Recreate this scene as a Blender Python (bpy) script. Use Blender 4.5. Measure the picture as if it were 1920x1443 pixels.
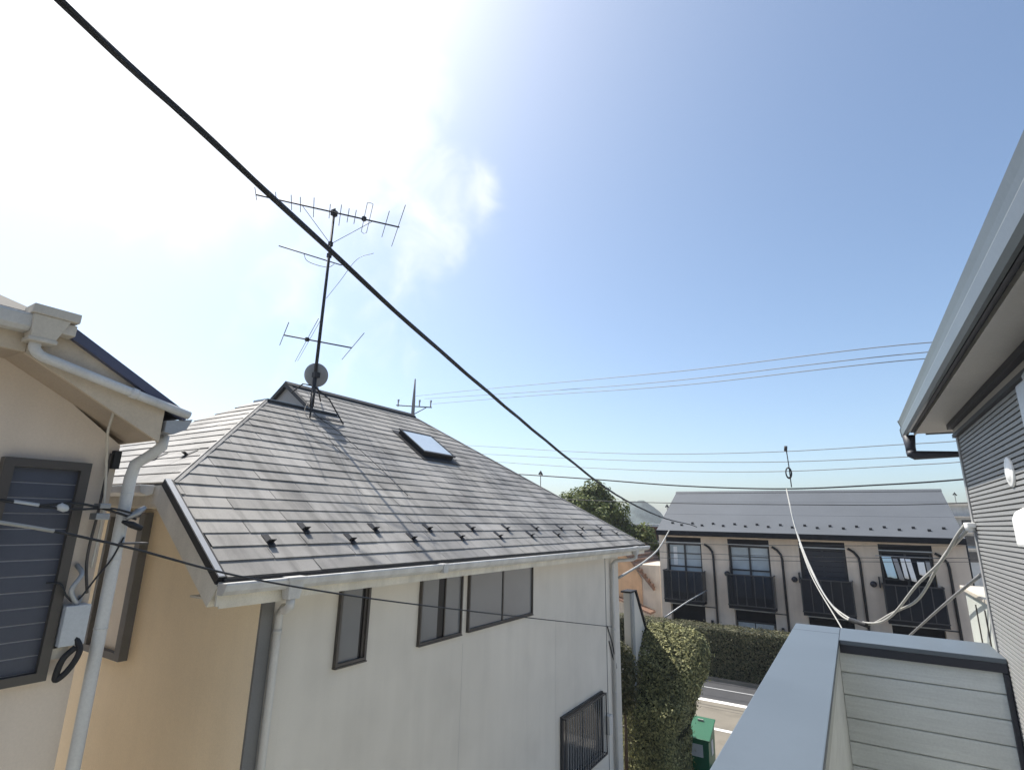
import bpy, bmesh, math, random
from mathutils import Vector, Matrix

for o in list(bpy.data.objects):
    bpy.data.objects.remove(o)
SC = bpy.context.scene
COL = SC.collection
RNG = random.Random(7)
EYE = 5.6            # eye height above the ground; heights below are given relative to the eye

# ------------------------------------------------------------------ camera
YAW, PITCH, ROLL = 0.562276, 0.250547, 0.0211319
f = Vector((-math.sin(YAW)*math.cos(PITCH), math.cos(YAW)*math.cos(PITCH), math.sin(PITCH)))
r = Vector((math.cos(YAW), math.sin(YAW), 0)); u = r.cross(f)
r2 = math.cos(ROLL)*r + math.sin(ROLL)*u
u2 = -math.sin(ROLL)*r + math.cos(ROLL)*u
cd = bpy.data.cameras.new('camera'); cam = bpy.data.objects.new('camera', cd); COL.objects.link(cam)
cam.matrix_world = Matrix(((r2.x, u2.x, -f.x, 0), (r2.y, u2.y, -f.y, 0), (r2.z, u2.z, -f.z, EYE), (0, 0, 0, 1)))
cd.sensor_width = 36; cd.lens = 36*989.606/1920; cd.clip_start = 0.05; cd.clip_end = 6000
SC.camera = cam

# ------------------------------------------------------------------ sky, sun, exposure
SUN_EL, SUN_AZ = math.radians(58), math.radians(82)      # azimuth from +Y towards -X
sd = Vector((-math.sin(SUN_AZ)*math.cos(SUN_EL), math.cos(SUN_AZ)*math.cos(SUN_EL), math.sin(SUN_EL)))
W = bpy.data.worlds.new('World'); SC.world = W; W.use_nodes = True
nt = W.node_tree; nt.nodes.clear()
out = nt.nodes.new('ShaderNodeOutputWorld'); bg = nt.nodes.new('ShaderNodeBackground')
sky = nt.nodes.new('ShaderNodeTexSky'); sky.sky_type = 'NISHITA'; sky.sun_disc = False
sky.sun_elevation = SUN_EL; sky.sun_rotation = -SUN_AZ
sky.air_density = 0.8; sky.dust_density = 2.1; sky.ozone_density = 2.0; sky.altitude = 0
bg.inputs['Strength'].default_value = 0.146
# thin bright cloud near the sun: soft lobes broken up by noise
def wn(t, **k):
    q = nt.nodes.new(t)
    for a, b in k.items(): setattr(q, a, b)
    return q
geo = wn('ShaderNodeTexCoord'); acc = None
wv = wn('ShaderNodeTexNoise'); wv.inputs['Scale'].default_value = 3.2; wv.inputs['Detail'].default_value = 6; wv.inputs['Roughness'].default_value = .62
nt.links.new(geo.outputs['Generated'], wv.inputs['Vector'])
ws = wn('ShaderNodeVectorMath', operation='SUBTRACT'); ws.inputs[1].default_value = (.5, .5, .5); nt.links.new(wv.outputs['Color'], ws.inputs[0])
wm = wn('ShaderNodeVectorMath', operation='MULTIPLY_ADD'); wm.inputs[1].default_value = (.07, .07, .07); nt.links.new(ws.outputs[0], wm.inputs[0]); nt.links.new(geo.outputs['Generated'], wm.inputs[2])
wz = wn('ShaderNodeVectorMath', operation='NORMALIZE'); nt.links.new(wm.outputs[0], wz.inputs[0])
for d, rad, amp in (((-0.682, 0.333, 0.650), 11, 0.8), ((-0.731, 0.232, 0.641), 14, 0.8), ((-0.597, 0.607, 0.525), 5.5, 0.46), ((-0.567, 0.621, 0.542), 5, 0.48), ((-0.540, 0.631, 0.558), 4.5, 0.42), ((-0.557, 0.498, 0.665), 5.5, 0.55), ((-0.601, 0.492, 0.629), 6.5, 0.6), ((-0.640, 0.486, 0.595), 8, 0.58), ((-0.663, 0.566, 0.490), 8, 0.32), ((-0.726, 0.576, 0.376), 10, 0.26)):
    dt = wn('ShaderNodeVectorMath', operation='DOT_PRODUCT'); dt.inputs[1].default_value = d; nt.links.new(wz.outputs[0], dt.inputs[0])
    mr = wn('ShaderNodeMapRange', interpolation_type='SMOOTHSTEP'); mr.inputs['From Min'].default_value = math.cos(math.radians(rad*1.5)); mr.inputs['From Max'].default_value = math.cos(math.radians(rad*.05)); mr.inputs['To Max'].default_value = amp
    nt.links.new(dt.outputs['Value'], mr.inputs['Value'])
    if acc is None: acc = mr.outputs[0]
    else:
        ad = wn('ShaderNodeMath', operation='MAXIMUM'); nt.links.new(acc, ad.inputs[0]); nt.links.new(mr.outputs[0], ad.inputs[1]); acc = ad.outputs[0]
cn = wn('ShaderNodeTexNoise'); cn.inputs['Scale'].default_value = 11; cn.inputs['Detail'].default_value = 8; cn.inputs['Distortion'].default_value = .6
nt.links.new(geo.outputs['Generated'], cn.inputs['Vector'])
nm = wn('ShaderNodeMapRange'); nm.inputs['From Min'].default_value = .25; nm.inputs['From Max'].default_value = .75; nm.inputs['To Min'].default_value = -.32; nm.inputs['To Max'].default_value = .28
nt.links.new(cn.outputs['Fac'], nm.inputs['Value'])
ca = wn('ShaderNodeMath', operation='ADD'); nt.links.new(acc, ca.inputs[0]); nt.links.new(nm.outputs[0], ca.inputs[1])
cs = wn('ShaderNodeMapRange', interpolation_type='SMOOTHSTEP'); cs.inputs['From Min'].default_value = .05; cs.inputs['From Max'].default_value = 1.0; nt.links.new(ca.outputs[0], cs.inputs['Value'])
cb = wn('ShaderNodeMapRange'); cb.inputs['From Max'].default_value = .3; nt.links.new(acc, cb.inputs['Value'])
cm = wn('ShaderNodeMath', operation='MULTIPLY', use_clamp=True); nt.links.new(cs.outputs[0], cm.inputs[0]); nt.links.new(cb.outputs[0], cm.inputs[1])
cmix = wn('ShaderNodeMix', data_type='RGBA'); cmix.inputs['B'].default_value = (5.6, 5.7, 5.9, 1)
wb = wn('ShaderNodeMix', data_type='RGBA', blend_type='MULTIPLY'); wb.inputs['Factor'].default_value = 1; wb.inputs['B'].default_value = (.985, 1.02, .975, 1)
nt.links.new(sky.outputs[0], wb.inputs['A'])
nt.links.new(cm.outputs[0], cmix.inputs['Factor']); nt.links.new(wb.outputs['Result'], cmix.inputs['A'])
nt.links.new(cmix.outputs['Result'], bg.inputs[0]); nt.links.new(bg.outputs[0], out.inputs[0])
sl = bpy.data.lights.new('sun', 'SUN'); sl.energy = 4.9; sl.angle = math.radians(0.53); sl.color = (1, .95, .87)
so = bpy.data.objects.new('sun', sl); COL.objects.link(so)
so.rotation_euler = (-sd).to_track_quat('-Z', 'Y').to_euler(); so.location = (0, 0, 40)
SC.view_settings.view_transform = 'Standard'; SC.view_settings.look = 'None'
SC.view_settings.exposure = 0.6; SC.view_settings.gamma = 1; SC.view_settings.use_curve_mapping = False

# ------------------------------------------------------------------ materials
def mat(name, c, rough=.6, spec=.4, metal=0., var=.10, vscale=2.5, fine=.05, fscale=70, bump=0., bscale=90,
        rand=0., streak=0., runs=0., tint=None, island=False, coat=0., stain=0.):
    m = bpy.data.materials.new(name); m.use_nodes = True
    n = m.node_tree.nodes; L = m.node_tree.links; b = n['Principled BSDF']
    b.inputs['Roughness'].default_value = rough; b.inputs['Metallic'].default_value = metal
    b.inputs['Specular IOR Level'].default_value = spec; b.inputs['Coat Weight'].default_value = coat
    tc = n.new('ShaderNodeTexCoord')
    def noise(scale, detail=5, vec=None):
        t = n.new('ShaderNodeTexNoise'); t.inputs['Scale'].default_value = scale; t.inputs['Detail'].default_value = detail
        L.new(vec or tc.outputs['Object'], t.inputs['Vector']); return t.outputs['Fac']
    def rng(fac, a, bb, lo=.3, hi=.7):
        mr = n.new('ShaderNodeMapRange'); mr.inputs['From Min'].default_value = lo; mr.inputs['From Max'].default_value = hi
        mr.inputs['To Min'].default_value = a; mr.inputs['To Max'].default_value = bb; L.new(fac, mr.inputs['Value']); return mr.outputs[0]
    def mul(x, y):
        q = n.new('ShaderNodeMath'); q.operation = 'MULTIPLY'; L.new(x, q.inputs[0]); L.new(y, q.inputs[1]); return q.outputs[0]
    k = mul(rng(noise(vscale), 1-var, 1+var), rng(noise(fscale, 3), 1-fine, 1+fine))
    if rand:
        if island:
            oi = n.new('ShaderNodeNewGeometry').outputs['Random Per Island']
        else:
            oi = n.new('ShaderNodeObjectInfo').outputs['Random']
        k = mul(k, rng(oi, 1-rand, 1+rand, 0, 1))
    if streak:
        mp = n.new('ShaderNodeMapping'); mp.inputs['Scale'].default_value = (6, 6, .5); L.new(tc.outputs['Object'], mp.inputs[0])
        k = mul(k, rng(noise(1.0, 6, mp.outputs[0]), 1-streak, 1, .35, .6))
    if runs:                                             # rain runs down a roof slope
        mp = n.new('ShaderNodeMapping'); mp.inputs['Scale'].default_value = (.7, 6.5, .7); L.new(tc.outputs['Object'], mp.inputs[0])
        k = mul(k, rng(noise(1.3, 7, mp.outputs[0]), 1-runs, 1.04, .34, .52))
    if stain:
        k = mul(k, rng(noise(1.7, 8), 1-stain, 1, .32, .5))
    col = n.new('ShaderNodeMix'); col.data_type = 'RGBA'; col.blend_type = 'MULTIPLY'; col.inputs['Factor'].default_value = 1
    if tint:
        mx = n.new('ShaderNodeMix'); mx.data_type = 'RGBA'
        mx.inputs['A'].default_value = (*c, 1); mx.inputs['B'].default_value = (*tint, 1)
        if island:
            g = n.new('ShaderNodeNewGeometry'); L.new(rng(g.outputs['Random Per Island'], 0, 1, 0, 1), mx.inputs['Factor'])
        else:
            L.new(rng(noise(vscale*.6, 4), 0, 1), mx.inputs['Factor'])
        L.new(mx.outputs['Result'], col.inputs['A'])
    else:
        col.inputs['A'].default_value = (*c, 1)
    cx = n.new('ShaderNodeCombineColor')
    for i in range(3): L.new(k, cx.inputs[i])
    L.new(cx.outputs[0], col.inputs['B']); L.new(col.outputs['Result'], b.inputs['Base Color'])
    if bump:
        bp = n.new('ShaderNodeBump'); bp.inputs['Strength'].default_value = bump; bp.inputs['Distance'].default_value = .01
        L.new(noise(bscale, 4), bp.inputs['Height']); L.new(bp.outputs[0], b.inputs['Normal'])
    return m

M = {}
def D(key, *a, **k): M[key] = mat(key, *a, **k)
D('slate', (.272, .258, .235), .62, .35, var=.16, vscale=1.6, fine=.10, fscale=130, bump=.25, bscale=160, rand=.14, stain=.30, runs=.30, tint=(.235, .228, .218))
D('slate_dark', (.06, .058, .056), .8)
D('wall_white', (.635, .598, .535), .85, .2, var=.05, vscale=.7, fine=.02, bump=.12, bscale=220, streak=.035, stain=.05)
D('wall_tan', (.92, .80, .60), .85, .2, var=.06, vscale=.8, fine=.03, bump=.12, bscale=220, streak=.025)
D('wall_cream', (.655, .56, .465), .85, .2, var=.06, vscale=.9, fine=.03, bump=.12, bscale=220, streak=.04)
D('fascia', (.70, .655, .56), .7, .3, var=.10, streak=.15)
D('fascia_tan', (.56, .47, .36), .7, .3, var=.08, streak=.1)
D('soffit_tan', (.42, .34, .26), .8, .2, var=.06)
D('pvc', (.57, .56, .535), .4, .45, var=.08, streak=.18)
D('pvc_beige', (.55, .50, .42), .45, .4, var=.08, streak=.1)
D('black_metal', (.018, .018, .02), .6, .35)
D('navy_flashing', (.065, .07, .115), .4, .5)
D('flashing_grey', (.34, .35, .36), .4, .5, metal=.3)
D('brown_frame', (.06, .052, .046), .45, .5, var=.06)
D('dark_frame', (.03, .03, .033), .45, .5)
D('corner_grey', (.17, .17, .17), .7, .3)
D('pane_frost', (.15, .155, .16), .17, .6, var=.10, vscale=1.2, fine=.02)
D('pane_dark', (.02, .022, .026), .08, .6, var=.05)
D('black_strip', (.006, .006, .007), .3, .3)
D('pane_tan', (.55, .47, .36), .3, .4, var=.05)
D('skylight_glass', (.50, .57, .62), .12, 1.0, metal=.25, var=.03)
D('shutter', (.055, .062, .085), .5, .5, var=.06, streak=.1)
D('shutter_edge', (.34, .34, .38), .45, .5)
D('siding', (.262, .264, .262), .5, .4, var=.04, fine=.03)
D('soffit', (.40, .385, .36), .5, .4, var=.05)
D('gutter_metal', (.15, .165, .17), .35, .5, metal=.3, var=.05)
D('trim_dark', (.03, .032, .042), .5, .4)
D('cap_metal', (.112, .134, .155), .42, .5, metal=.25, var=.06, vscale=1.4, fine=.02, stain=.06)
D('plank', (.66, .68, .65), .6, .3, var=.06, rand=.04)
D('plank_edge', (.48, .50, .46), .5, .3)
D('white_plastic', (.80, .80, .78), .35, .5, var=.03)
D('grey_plastic', (.45, .47, .49), .4, .5, var=.05)
D('steel', (.30, .31, .32), .4, .5, metal=.7, var=.08)
D('dish_grey', (.24, .25, .265), .5, .4)
D('cable_black', (.018, .019, .022), .5, .4)
D('cable_white', (.34, .335, .31), .5, .4, var=.1)
D('cable_grey', (.18, .18, .18), .5, .4, var=.1)
D('apt_roof', (.088, .098, .112), .65, .3, var=.08, vscale=.6, fine=.06, fscale=25)
D('apt_wall', (.68, .575, .475), .85, .2, var=.06, fine=.03, streak=.08)
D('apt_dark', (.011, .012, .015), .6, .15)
D('apt_rail', (.010, .013, .019), .2, .15, var=.08)
D('apt_pane', (.42, .48, .52), .15, .6, var=.18, vscale=1.6)  # pale base has the sky's reflection painted in, over curtains behind the glass
D('curtain', (.42, .46, .48), .7, .3, var=.15, vscale=8)
D('asphalt', (.055, .056, .06), .85, .3, var=.12, fine=.15, fscale=120, bump=.3)
D('concrete', (.185, .168, .138), .85, .25, var=.10, vscale=1, fine=.06, bump=.1, stain=.15)
D('ground', (.36, .34, .31), .9, .2, var=.15, vscale=.3, fine=.08)
D('wall_joint', (.52, .50, .47), .8, .2)
D('gable_grey', (.27, .265, .26), .8, .2)
D('grille', (.20, .205, .21), .5, .4)
D('line_white', (.72, .72, .70), .7, .3, var=.12)
D('leaf_hedge', (.10, .115, .055), .6, .3, var=.25, vscale=1.2, rand=.45, island=True, tint=(.27, .26, .12))
D('leaf_hedge_dark', (.07, .085, .04), .6, .3, var=.25, vscale=1.2, rand=.45, island=True, tint=(.10, .09, .05))
D('leaf_tree', (.062, .095, .022), .6, .3, var=.25, vscale=1.0, rand=.45, island=True, tint=(.12, .135, .035))
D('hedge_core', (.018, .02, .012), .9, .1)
D('bark', (.10, .075, .055), .9, .1, var=.2, bump=.4, bscale=30)
D('green_plastic', (.016, .11, .055), .4, .5, var=.06)
D('far_wall', (.52, .47, .40), .85, .2, streak=.1)
D('far_peach', (.55, .36, .22), .85, .2, streak=.1)
D('far_grey', (.42, .43, .43), .85, .2, streak=.1)
D('far_tile', (.17, .105, .075), .7, .3, var=.15, vscale=5)
D('far_brown', (.10, .045, .035), .8, .2)
D('hill_green', (.085, .105, .10), .9, .1, var=.35, vscale=.12, fine=.3, fscale=1.1)
D('pole_concrete', (.16, .16, .17), .8, .2, var=.08)
D('cloth_blue', (.55, .72, .80), .9, .1); D('cloth_grey', (.30, .30, .31), .9, .1)
D('cloth_white', (.80, .80, .80), .9, .1); D('cloth_dark', (.05, .05, .06), .9, .1)

D('apt_smoke', (.02, .025, .033), .15, .3)
def seethrough(m, w, c):
    n = m.node_tree.nodes; L = m.node_tree.links
    t = n.new('ShaderNodeBsdfTransparent'); t.inputs['Color'].default_value = (*c, 1); x = n.new('ShaderNodeMixShader'); x.inputs[0].default_value = w
    L.new(n['Principled BSDF'].outputs[0], x.inputs[1]); L.new(t.outputs[0], x.inputs[2]); L.new(x.outputs[0], n['Material Output'].inputs['Surface'])
seethrough(M['apt_smoke'], .55, (.42, .48, .56))
def translucent(m, w):
    n = m.node_tree.nodes; L = m.node_tree.links; b = n['Principled BSDF']; o = n['Material Output']
    t = n.new('ShaderNodeBsdfTranslucent'); L.new(b.inputs['Base Color'].links[0].from_socket, t.inputs['Color'])
    x = n.new('ShaderNodeMixShader'); x.inputs[0].default_value = w
    L.new(b.outputs[0], x.inputs[1]); L.new(t.outputs[0], x.inputs[2]); L.new(x.outputs[0], o.inputs['Surface'])
for _k in ('leaf_hedge', 'leaf_hedge_dark', 'leaf_tree'): translucent(M[_k], .22)

# wood grain on the parapet boards
def grain(m):
    n = m.node_tree.nodes; L = m.node_tree.links; b = n['Principled BSDF']
    tc = n.new('ShaderNodeTexCoord'); mp = n.new('ShaderNodeMapping'); mp.inputs['Scale'].default_value = (1.2, 1, 26)
    nz = n.new('ShaderNodeTexNoise'); nz.inputs['Scale'].default_value = 2.2; nz.inputs['Detail'].default_value = 6
    nz.inputs['Distortion'].default_value = .5
    L.new(tc.outputs['Object'], mp.inputs[0]); L.new(mp.outputs[0], nz.inputs['Vector'])
    bp = n.new('ShaderNodeBump'); bp.inputs['Strength'].default_value = .35; bp.inputs['Distance'].default_value = .006
    L.new(nz.outputs['Fac'], bp.inputs['Height']); L.new(bp.outputs[0], b.inputs['Normal'])
grain(M['plank'])
_n = M['plank'].node_tree; _b = _n.nodes['Principled BSDF']; _src = _b.inputs['Base Color'].links[0].from_socket
_g = [q for q in _n.nodes if q.type == 'TEX_NOISE' and q.inputs['Distortion'].default_value > .4][0]
_r = _n.nodes.new('ShaderNodeMapRange'); _r.inputs['From Min'].default_value = .35; _r.inputs['From Max'].default_value = .65; _r.inputs['To Min'].default_value = .93; _r.inputs['To Max'].default_value = 1.03
_n.links.new(_g.outputs['Fac'], _r.inputs['Value']); _x = _n.nodes.new('ShaderNodeMix'); _x.data_type = 'RGBA'; _x.blend_type = 'MULTIPLY'; _x.inputs['Factor'].default_value = 1
_c = _n.nodes.new('ShaderNodeCombineColor')
for _i in range(3): _n.links.new(_r.outputs[0], _c.inputs[_i])
_n.links.new(_src, _x.inputs['A']); _n.links.new(_c.outputs[0], _x.inputs['B']); _n.links.new(_x.outputs['Result'], _b.inputs['Base Color'])

# ------------------------------------------------------------------ mesh helpers
class MB:
    def __init__(s): s.v = []; s.f = []; s.sm = []
    def add(s, vs, fs, smooth=False):
        k = len(s.v); s.v += [tuple(p) for p in vs]
        for q in fs: s.f.append([i+k for i in q]); s.sm.append(smooth)
        return s
    def box(s, x0, x1, y0, y1, z0, z1):
        if x0 > x1: x0, x1 = x1, x0
        if y0 > y1: y0, y1 = y1, y0
        if z0 > z1: z0, z1 = z1, z0
        return s.add([(x0, y0, z0), (x1, y0, z0), (x1, y1, z0), (x0, y1, z0), (x0, y0, z1), (x1, y0, z1), (x1, y1, z1), (x0, y1, z1)],
                     [(0, 3, 2, 1), (4, 5, 6, 7), (0, 1, 5, 4), (1, 2, 6, 5), (2, 3, 7, 6), (3, 0, 4, 7)])
    def prism(s, poly, vec):
        n = len(poly); vec = Vector(vec); a = [Vector(p) for p in poly]; b = [p+vec for p in a]
        nrm = Vector((0, 0, 0))
        for i in range(n): nrm += a[i].cross(a[(i+1) % n])
        fs = [list(range(n))[::-1], list(range(n, 2*n))] + [(i, (i+1) % n, n+(i+1) % n, n+i) for i in range(n)]
        if nrm.dot(vec) < 0: fs = [q[::-1] for q in fs]
        return s.add(a+b, fs)
    def tube(s, pts, rad, n=8, rads=None):
        P = [Vector(p) for p in pts]; N = len(P); vs = []; prev = None
        for i in range(N):
            t = (P[min(i+1, N-1)]-P[max(i-1, 0)]).normalized()
            if prev is None:
                a = Vector((0, 0, 1)) if abs(t.z) < .9 else Vector((1, 0, 0))
                e = t.cross(a).normalized()
            else:
                e = (prev-t*prev.dot(t)).normalized()
            prev = e; g = t.cross(e); R = rads[i] if rads else rad
            for k in range(n):
                an = 2*math.pi*k/n; vs.append(P[i]+e*R*math.cos(an)+g*R*math.sin(an))
        fs = []
        for i in range(N-1):
            for k in range(n):
                fs.append((i*n+k, i*n+(k+1) % n, (i+1)*n+(k+1) % n, (i+1)*n+k))
        s.add(vs, fs, True)
        k0 = len(s.v)-N*n
        s.f.append([k0+k for k in range(n)][::-1]); s.sm.append(False)
        s.f.append([k0+(N-1)*n+k for k in range(n)]); s.sm.append(False)
        return s
    def cyl(s, a, b, r0, r1=None, n=12): return s.tube([a, b], r0, n, [r0, r0 if r1 is None else r1])

def root_origin(p):
    while p.parent: p = p.parent
    return p.location.copy()
def tag(o, label=None, cat=None, group=None, kind=None):
    if label: o['label'] = label
    if cat: o['category'] = cat
    if group: o['group'] = group
    if kind: o['kind'] = kind
    return o
def build(mb, name, m, parent=None, bevel=0., label=None, cat=None, group=None, kind=None, absolute=False):
    vs = [Vector(p) + (Vector((0, 0, 0)) if absolute else Vector((0, 0, EYE))) for p in mb.v]
    if parent: og = root_origin(parent)
    else:
        og = Vector(((min(v.x for v in vs)+max(v.x for v in vs))/2, (min(v.y for v in vs)+max(v.y for v in vs))/2, min(v.z for v in vs)))
    me = bpy.data.meshes.new(name); me.from_pydata([v-og for v in vs], [], mb.f); me.update()
    me.polygons.foreach_set('use_smooth', mb.sm)
    if bevel:
        b = bmesh.new(); b.from_mesh(me)
        bmesh.ops.bevel(b, geom=[e for e in b.edges if e.calc_face_angle(0) > .6], offset=bevel, segments=2, profile=.6, affect='EDGES', clamp_overlap=True)
        b.to_mesh(me); b.free()
    me.materials.append(M[m] if isinstance(m, str) else m)
    o = bpy.data.objects.new(name, me); COL.objects.link(o)
    if parent: o.parent = parent
    else: o.location = og
    return tag(o, label, cat, group, kind)
def thing(name, label, cat, x, y, z, group=None):
    o = bpy.data.objects.new(name, None); COL.objects.link(o); o.location = (x, y, z+EYE); o.empty_display_size = .2
    return tag(o, label, cat, group)
def B(*a): return MB().box(*a)
def spline(pts, n=10):
    P = [Vector(p) for p in pts]
    if len(P) < 3: return [P[0].lerp(P[1], i/n) for i in range(n+1)]
    P = [P[0]*2-P[1]] + P + [P[-1]*2-P[-2]]; o = []
    for i in range(1, len(P)-2):
        d = [max((P[j+1]-P[j]).length, 1e-6)**.5 for j in (i-1, i, i+1)]
        t0, t1 = 0, d[0]; t2 = t1+d[1]; t3 = t2+d[2]
        for k in range(n):
            t = t1+(t2-t1)*k/n
            A1 = P[i-1]*((t1-t)/(t1-t0))+P[i]*((t-t0)/(t1-t0)); A2 = P[i]*((t2-t)/(t2-t1))+P[i+1]*((t-t1)/(t2-t1)); A3 = P[i+1]*((t3-t)/(t3-t2))+P[i+2]*((t-t2)/(t3-t2))
            B1 = A1*((t2-t)/(t2-t0))+A2*((t-t0)/(t2-t0)); B2 = A2*((t3-t)/(t3-t1))+A3*((t-t1)/(t3-t1))
            o.append(B1*((t2-t)/(t2-t1))+B2*((t-t1)/(t2-t1)))
    o.append(P[-2]); return o
def clip(poly, region):
    """convex clip of a 2D polygon against a counter-clockwise convex region"""
    for i in range(len(region)):
        a, b = region[i], region[(i+1) % len(region)]; o = []
        side = lambda p: (b[0]-a[0])*(p[1]-a[1])-(b[1]-a[1])*(p[0]-a[0])
        for j in range(len(poly)):
            p, q = poly[j], poly[(j+1) % len(poly)]; sp, sq = side(p), side(q)
            if sp >= 0: o.append(p)
            if (sp > 0 and sq < 0) or (sp < 0 and sq > 0):
                t = sp/(sp-sq); o.append((p[0]+(q[0]-p[0])*t, p[1]+(q[1]-p[1])*t))
        poly = o
        if len(poly) < 3: return []
    return poly
def area(p): return abs(sum(p[i][0]*p[(i+1) % len(p)][1]-p[(i+1) % len(p)][0]*p[i][1] for i in range(len(p))))/2

# ------------------------------------------------------------------ ground, road, pavement
G = -EYE
build(B(-1480, 1480, -1480, 1480, G-.3, G), 'ground', 'ground', kind='structure')
build(B(-60, 40, 14.75, 20.05, G+.004, G+.024), 'pavement', 'concrete', kind='structure')
build(B(-60, 40, 20.05, 22.3, G+.004, G+.012), 'road', 'asphalt', kind='structure')
build(B(-3.4, 12, -3, 14.7, G+.004, G+.016), 'driveway', 'ground', kind='structure')
build(B(-60, 40, 19.75, 20.0, G+.025, G+.028), 'road_line', 'line_white', kind='structure')
build(B(-60, 40, 17.28, 17.45, G+.025, G+.028), 'road_line', 'line_white', kind='structure')
build(B(-60, 40, 22.3, 22.42, G, G+.12), 'kerb', 'concrete', kind='structure')
build(B(-60, 40, 19.10, 19.115, G+.025, G+.027), 'pavement_joint', 'asphalt', kind='structure')
build(B(-60, 40, 21.35, 21.42, G+.013, G+.015), 'road_line', 'far_grey', kind='structure')

# ------------------------------------------------------------------ slated house (centre)
H2 = thing('stucco_house', 'pale two-storey house with grey slate hip roof and skylight in the middle', 'house', -7.9, 7.5, G)
WX, WY0, WY1 = -4.6, 3.15, 11.96
build(B(-11.2, WX, WY0+.004, WY1, G, -.42), 'wall', 'wall_white', H2)
tw = MB(); tw.prism([(-11.2, WY0, G), (WX+.002, WY0, G), (WX+.002, WY0, -.60), (-5.3, WY0, .10), (-10.5, WY0, .10), (-11.2, WY0, -.4)], (0, .003, 0))
build(tw, 'wall', 'wall_tan', H2, label='tan rendered end wall')
build(B(WX-.01, WX+.016, WY0-.006, WY0+.12, G, -.56), 'corner_trim', 'corner_grey', H2)
for yy in (6.2, 8.9):
    build(B(WX, WX+.002, yy, yy+.006, G, -1.6), 'wall_joint', 'wall_joint', H2)
build(B(WX, WX+.006, 11.18, 11.2, G, -.6), 'wall_joint', 'corner_grey', H2)

T = .704; EX, EZ = -4.15, -.48; CS = 1/math.sqrt(1+T*T); SN = T*CS
RX = -7.9; RZ = EZ+T*(EX-RX)
VT = (-5.21, 2.51, EZ+T*(EX+5.21)); DKX = -7.17; DKZ = EZ+T*(EX-DKX); DKY = 4.55; GY = 5.36; RY1 = 8.45; EY0, EY1 = 2.51, 12.5
def fr(y, s, h=0.):                                   # front slope: along the eave, up the slope, off the plane
    return (EX-s*CS+h*SN, y, EZ+s*SN+h*CS)
sv = (EX-VT[0])/CS; sk = (EX-DKX)/CS; sr = (EX-RX)/CS
yk = EY1-(EX-DKX)/(EX-RX)*(EY1-RY1)
REAR = -11.65
rb = MB()
z_ = -.012
pts = dict(a=(EX, EY0, EZ), b=VT, c=(DKX, DKY, DKZ), d=(DKX, GY, DKZ), e=(RX, GY, RZ), f=(RX, RY1, RZ), g=(EX, EY1, EZ),
           ra=(REAR, EY0, EZ), rb=(-10.59, EY0, VT[2]), rc=(-7.45, DKY, DKZ), rd=(-8.63, GY, DKZ), rg=(REAR, EY1, EZ))
names = list(pts); vs = [(p[0], p[1], p[2]+z_) for p in pts.values()]; ix = {k: i for i, k in enumerate(names)}
fs = ['a g f e d c b', 'b c rc rb', 'rb rc rd', 'rb rd ra', 'rd e f rg', 'rd rg ra', 'g rg f', 'c d rd rc']
rb.add(vs, [[ix[k] for k in q.split()] for q in fs]); rb.add([(p[0], p[1], p[2]-.035) for p in vs], [[ix[k] for k in q.split()][::-1] for q in fs])
roof = build(rb, 'roof', 'slate', H2)
front = [(EY0, 0), (EY1, 0), (yk, sk), (DKY, sk), (EY0, sv)]
upper = [(GY, sk), (yk, sk), (RY1, sr), (GY, sr)]
def courses(regions, place, u0, u1, n, expo, rng):
    for i in range(n):
        s0 = i*expo; off = (.455 if i % 2 else 0)+rng.uniform(-.05, .05)
        uu = u0-.91+off
        while uu < u1:
            jit = rng.uniform(-.004, .004)
            for reg in regions:
                p = clip([(uu+.003, s0+jit), (uu+.907, s0+jit+rng.uniform(-.003, .003)), (uu+.907, s0+expo+.01), (uu+.003, s0+expo+.01)], reg)
                if len(p) >= 3 and area(p) > .004:
                    mb = MB(); n_ = len(p); smin = s0
                    ln = rng.uniform(.012, .018)
                    tops = [place(a, s, ln-(s-smin)/expo*(ln-.004)) for a, s in p]; bots = [place(a, s, .001) for a, s in p]
                    fs = [list(range(n_)), list(range(n_, 2*n_))[::-1]]+[(k, n_+k, n_+(k+1) % n_, (k+1) % n_) for k in range(n_)]
                    mb.add(tops+bots, fs); build(mb, 'slate', 'slate', roof)
            uu += .91
rs = random.Random(3)
courses([front, upper], fr, EY0, EY1, 25, sr/25, rs)
HT = (DKZ-VT[2])/(DKY-EY0); HC = 1/math.sqrt(1+HT*HT); HS = HT*HC; sh_ = (DKY-EY0)/HC
def hf2(x, s, h=0.): return (x, EY0+s*HC-h*HS, VT[2]+s*HS+h*HC)
hipreg = [(-10.59, 0), (-5.21, 0), (-7.17, sh_), (-7.45, sh_)]
courses([hipreg], hf2, -10.6, -5.2, 13, sh_/13, rs)
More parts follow.
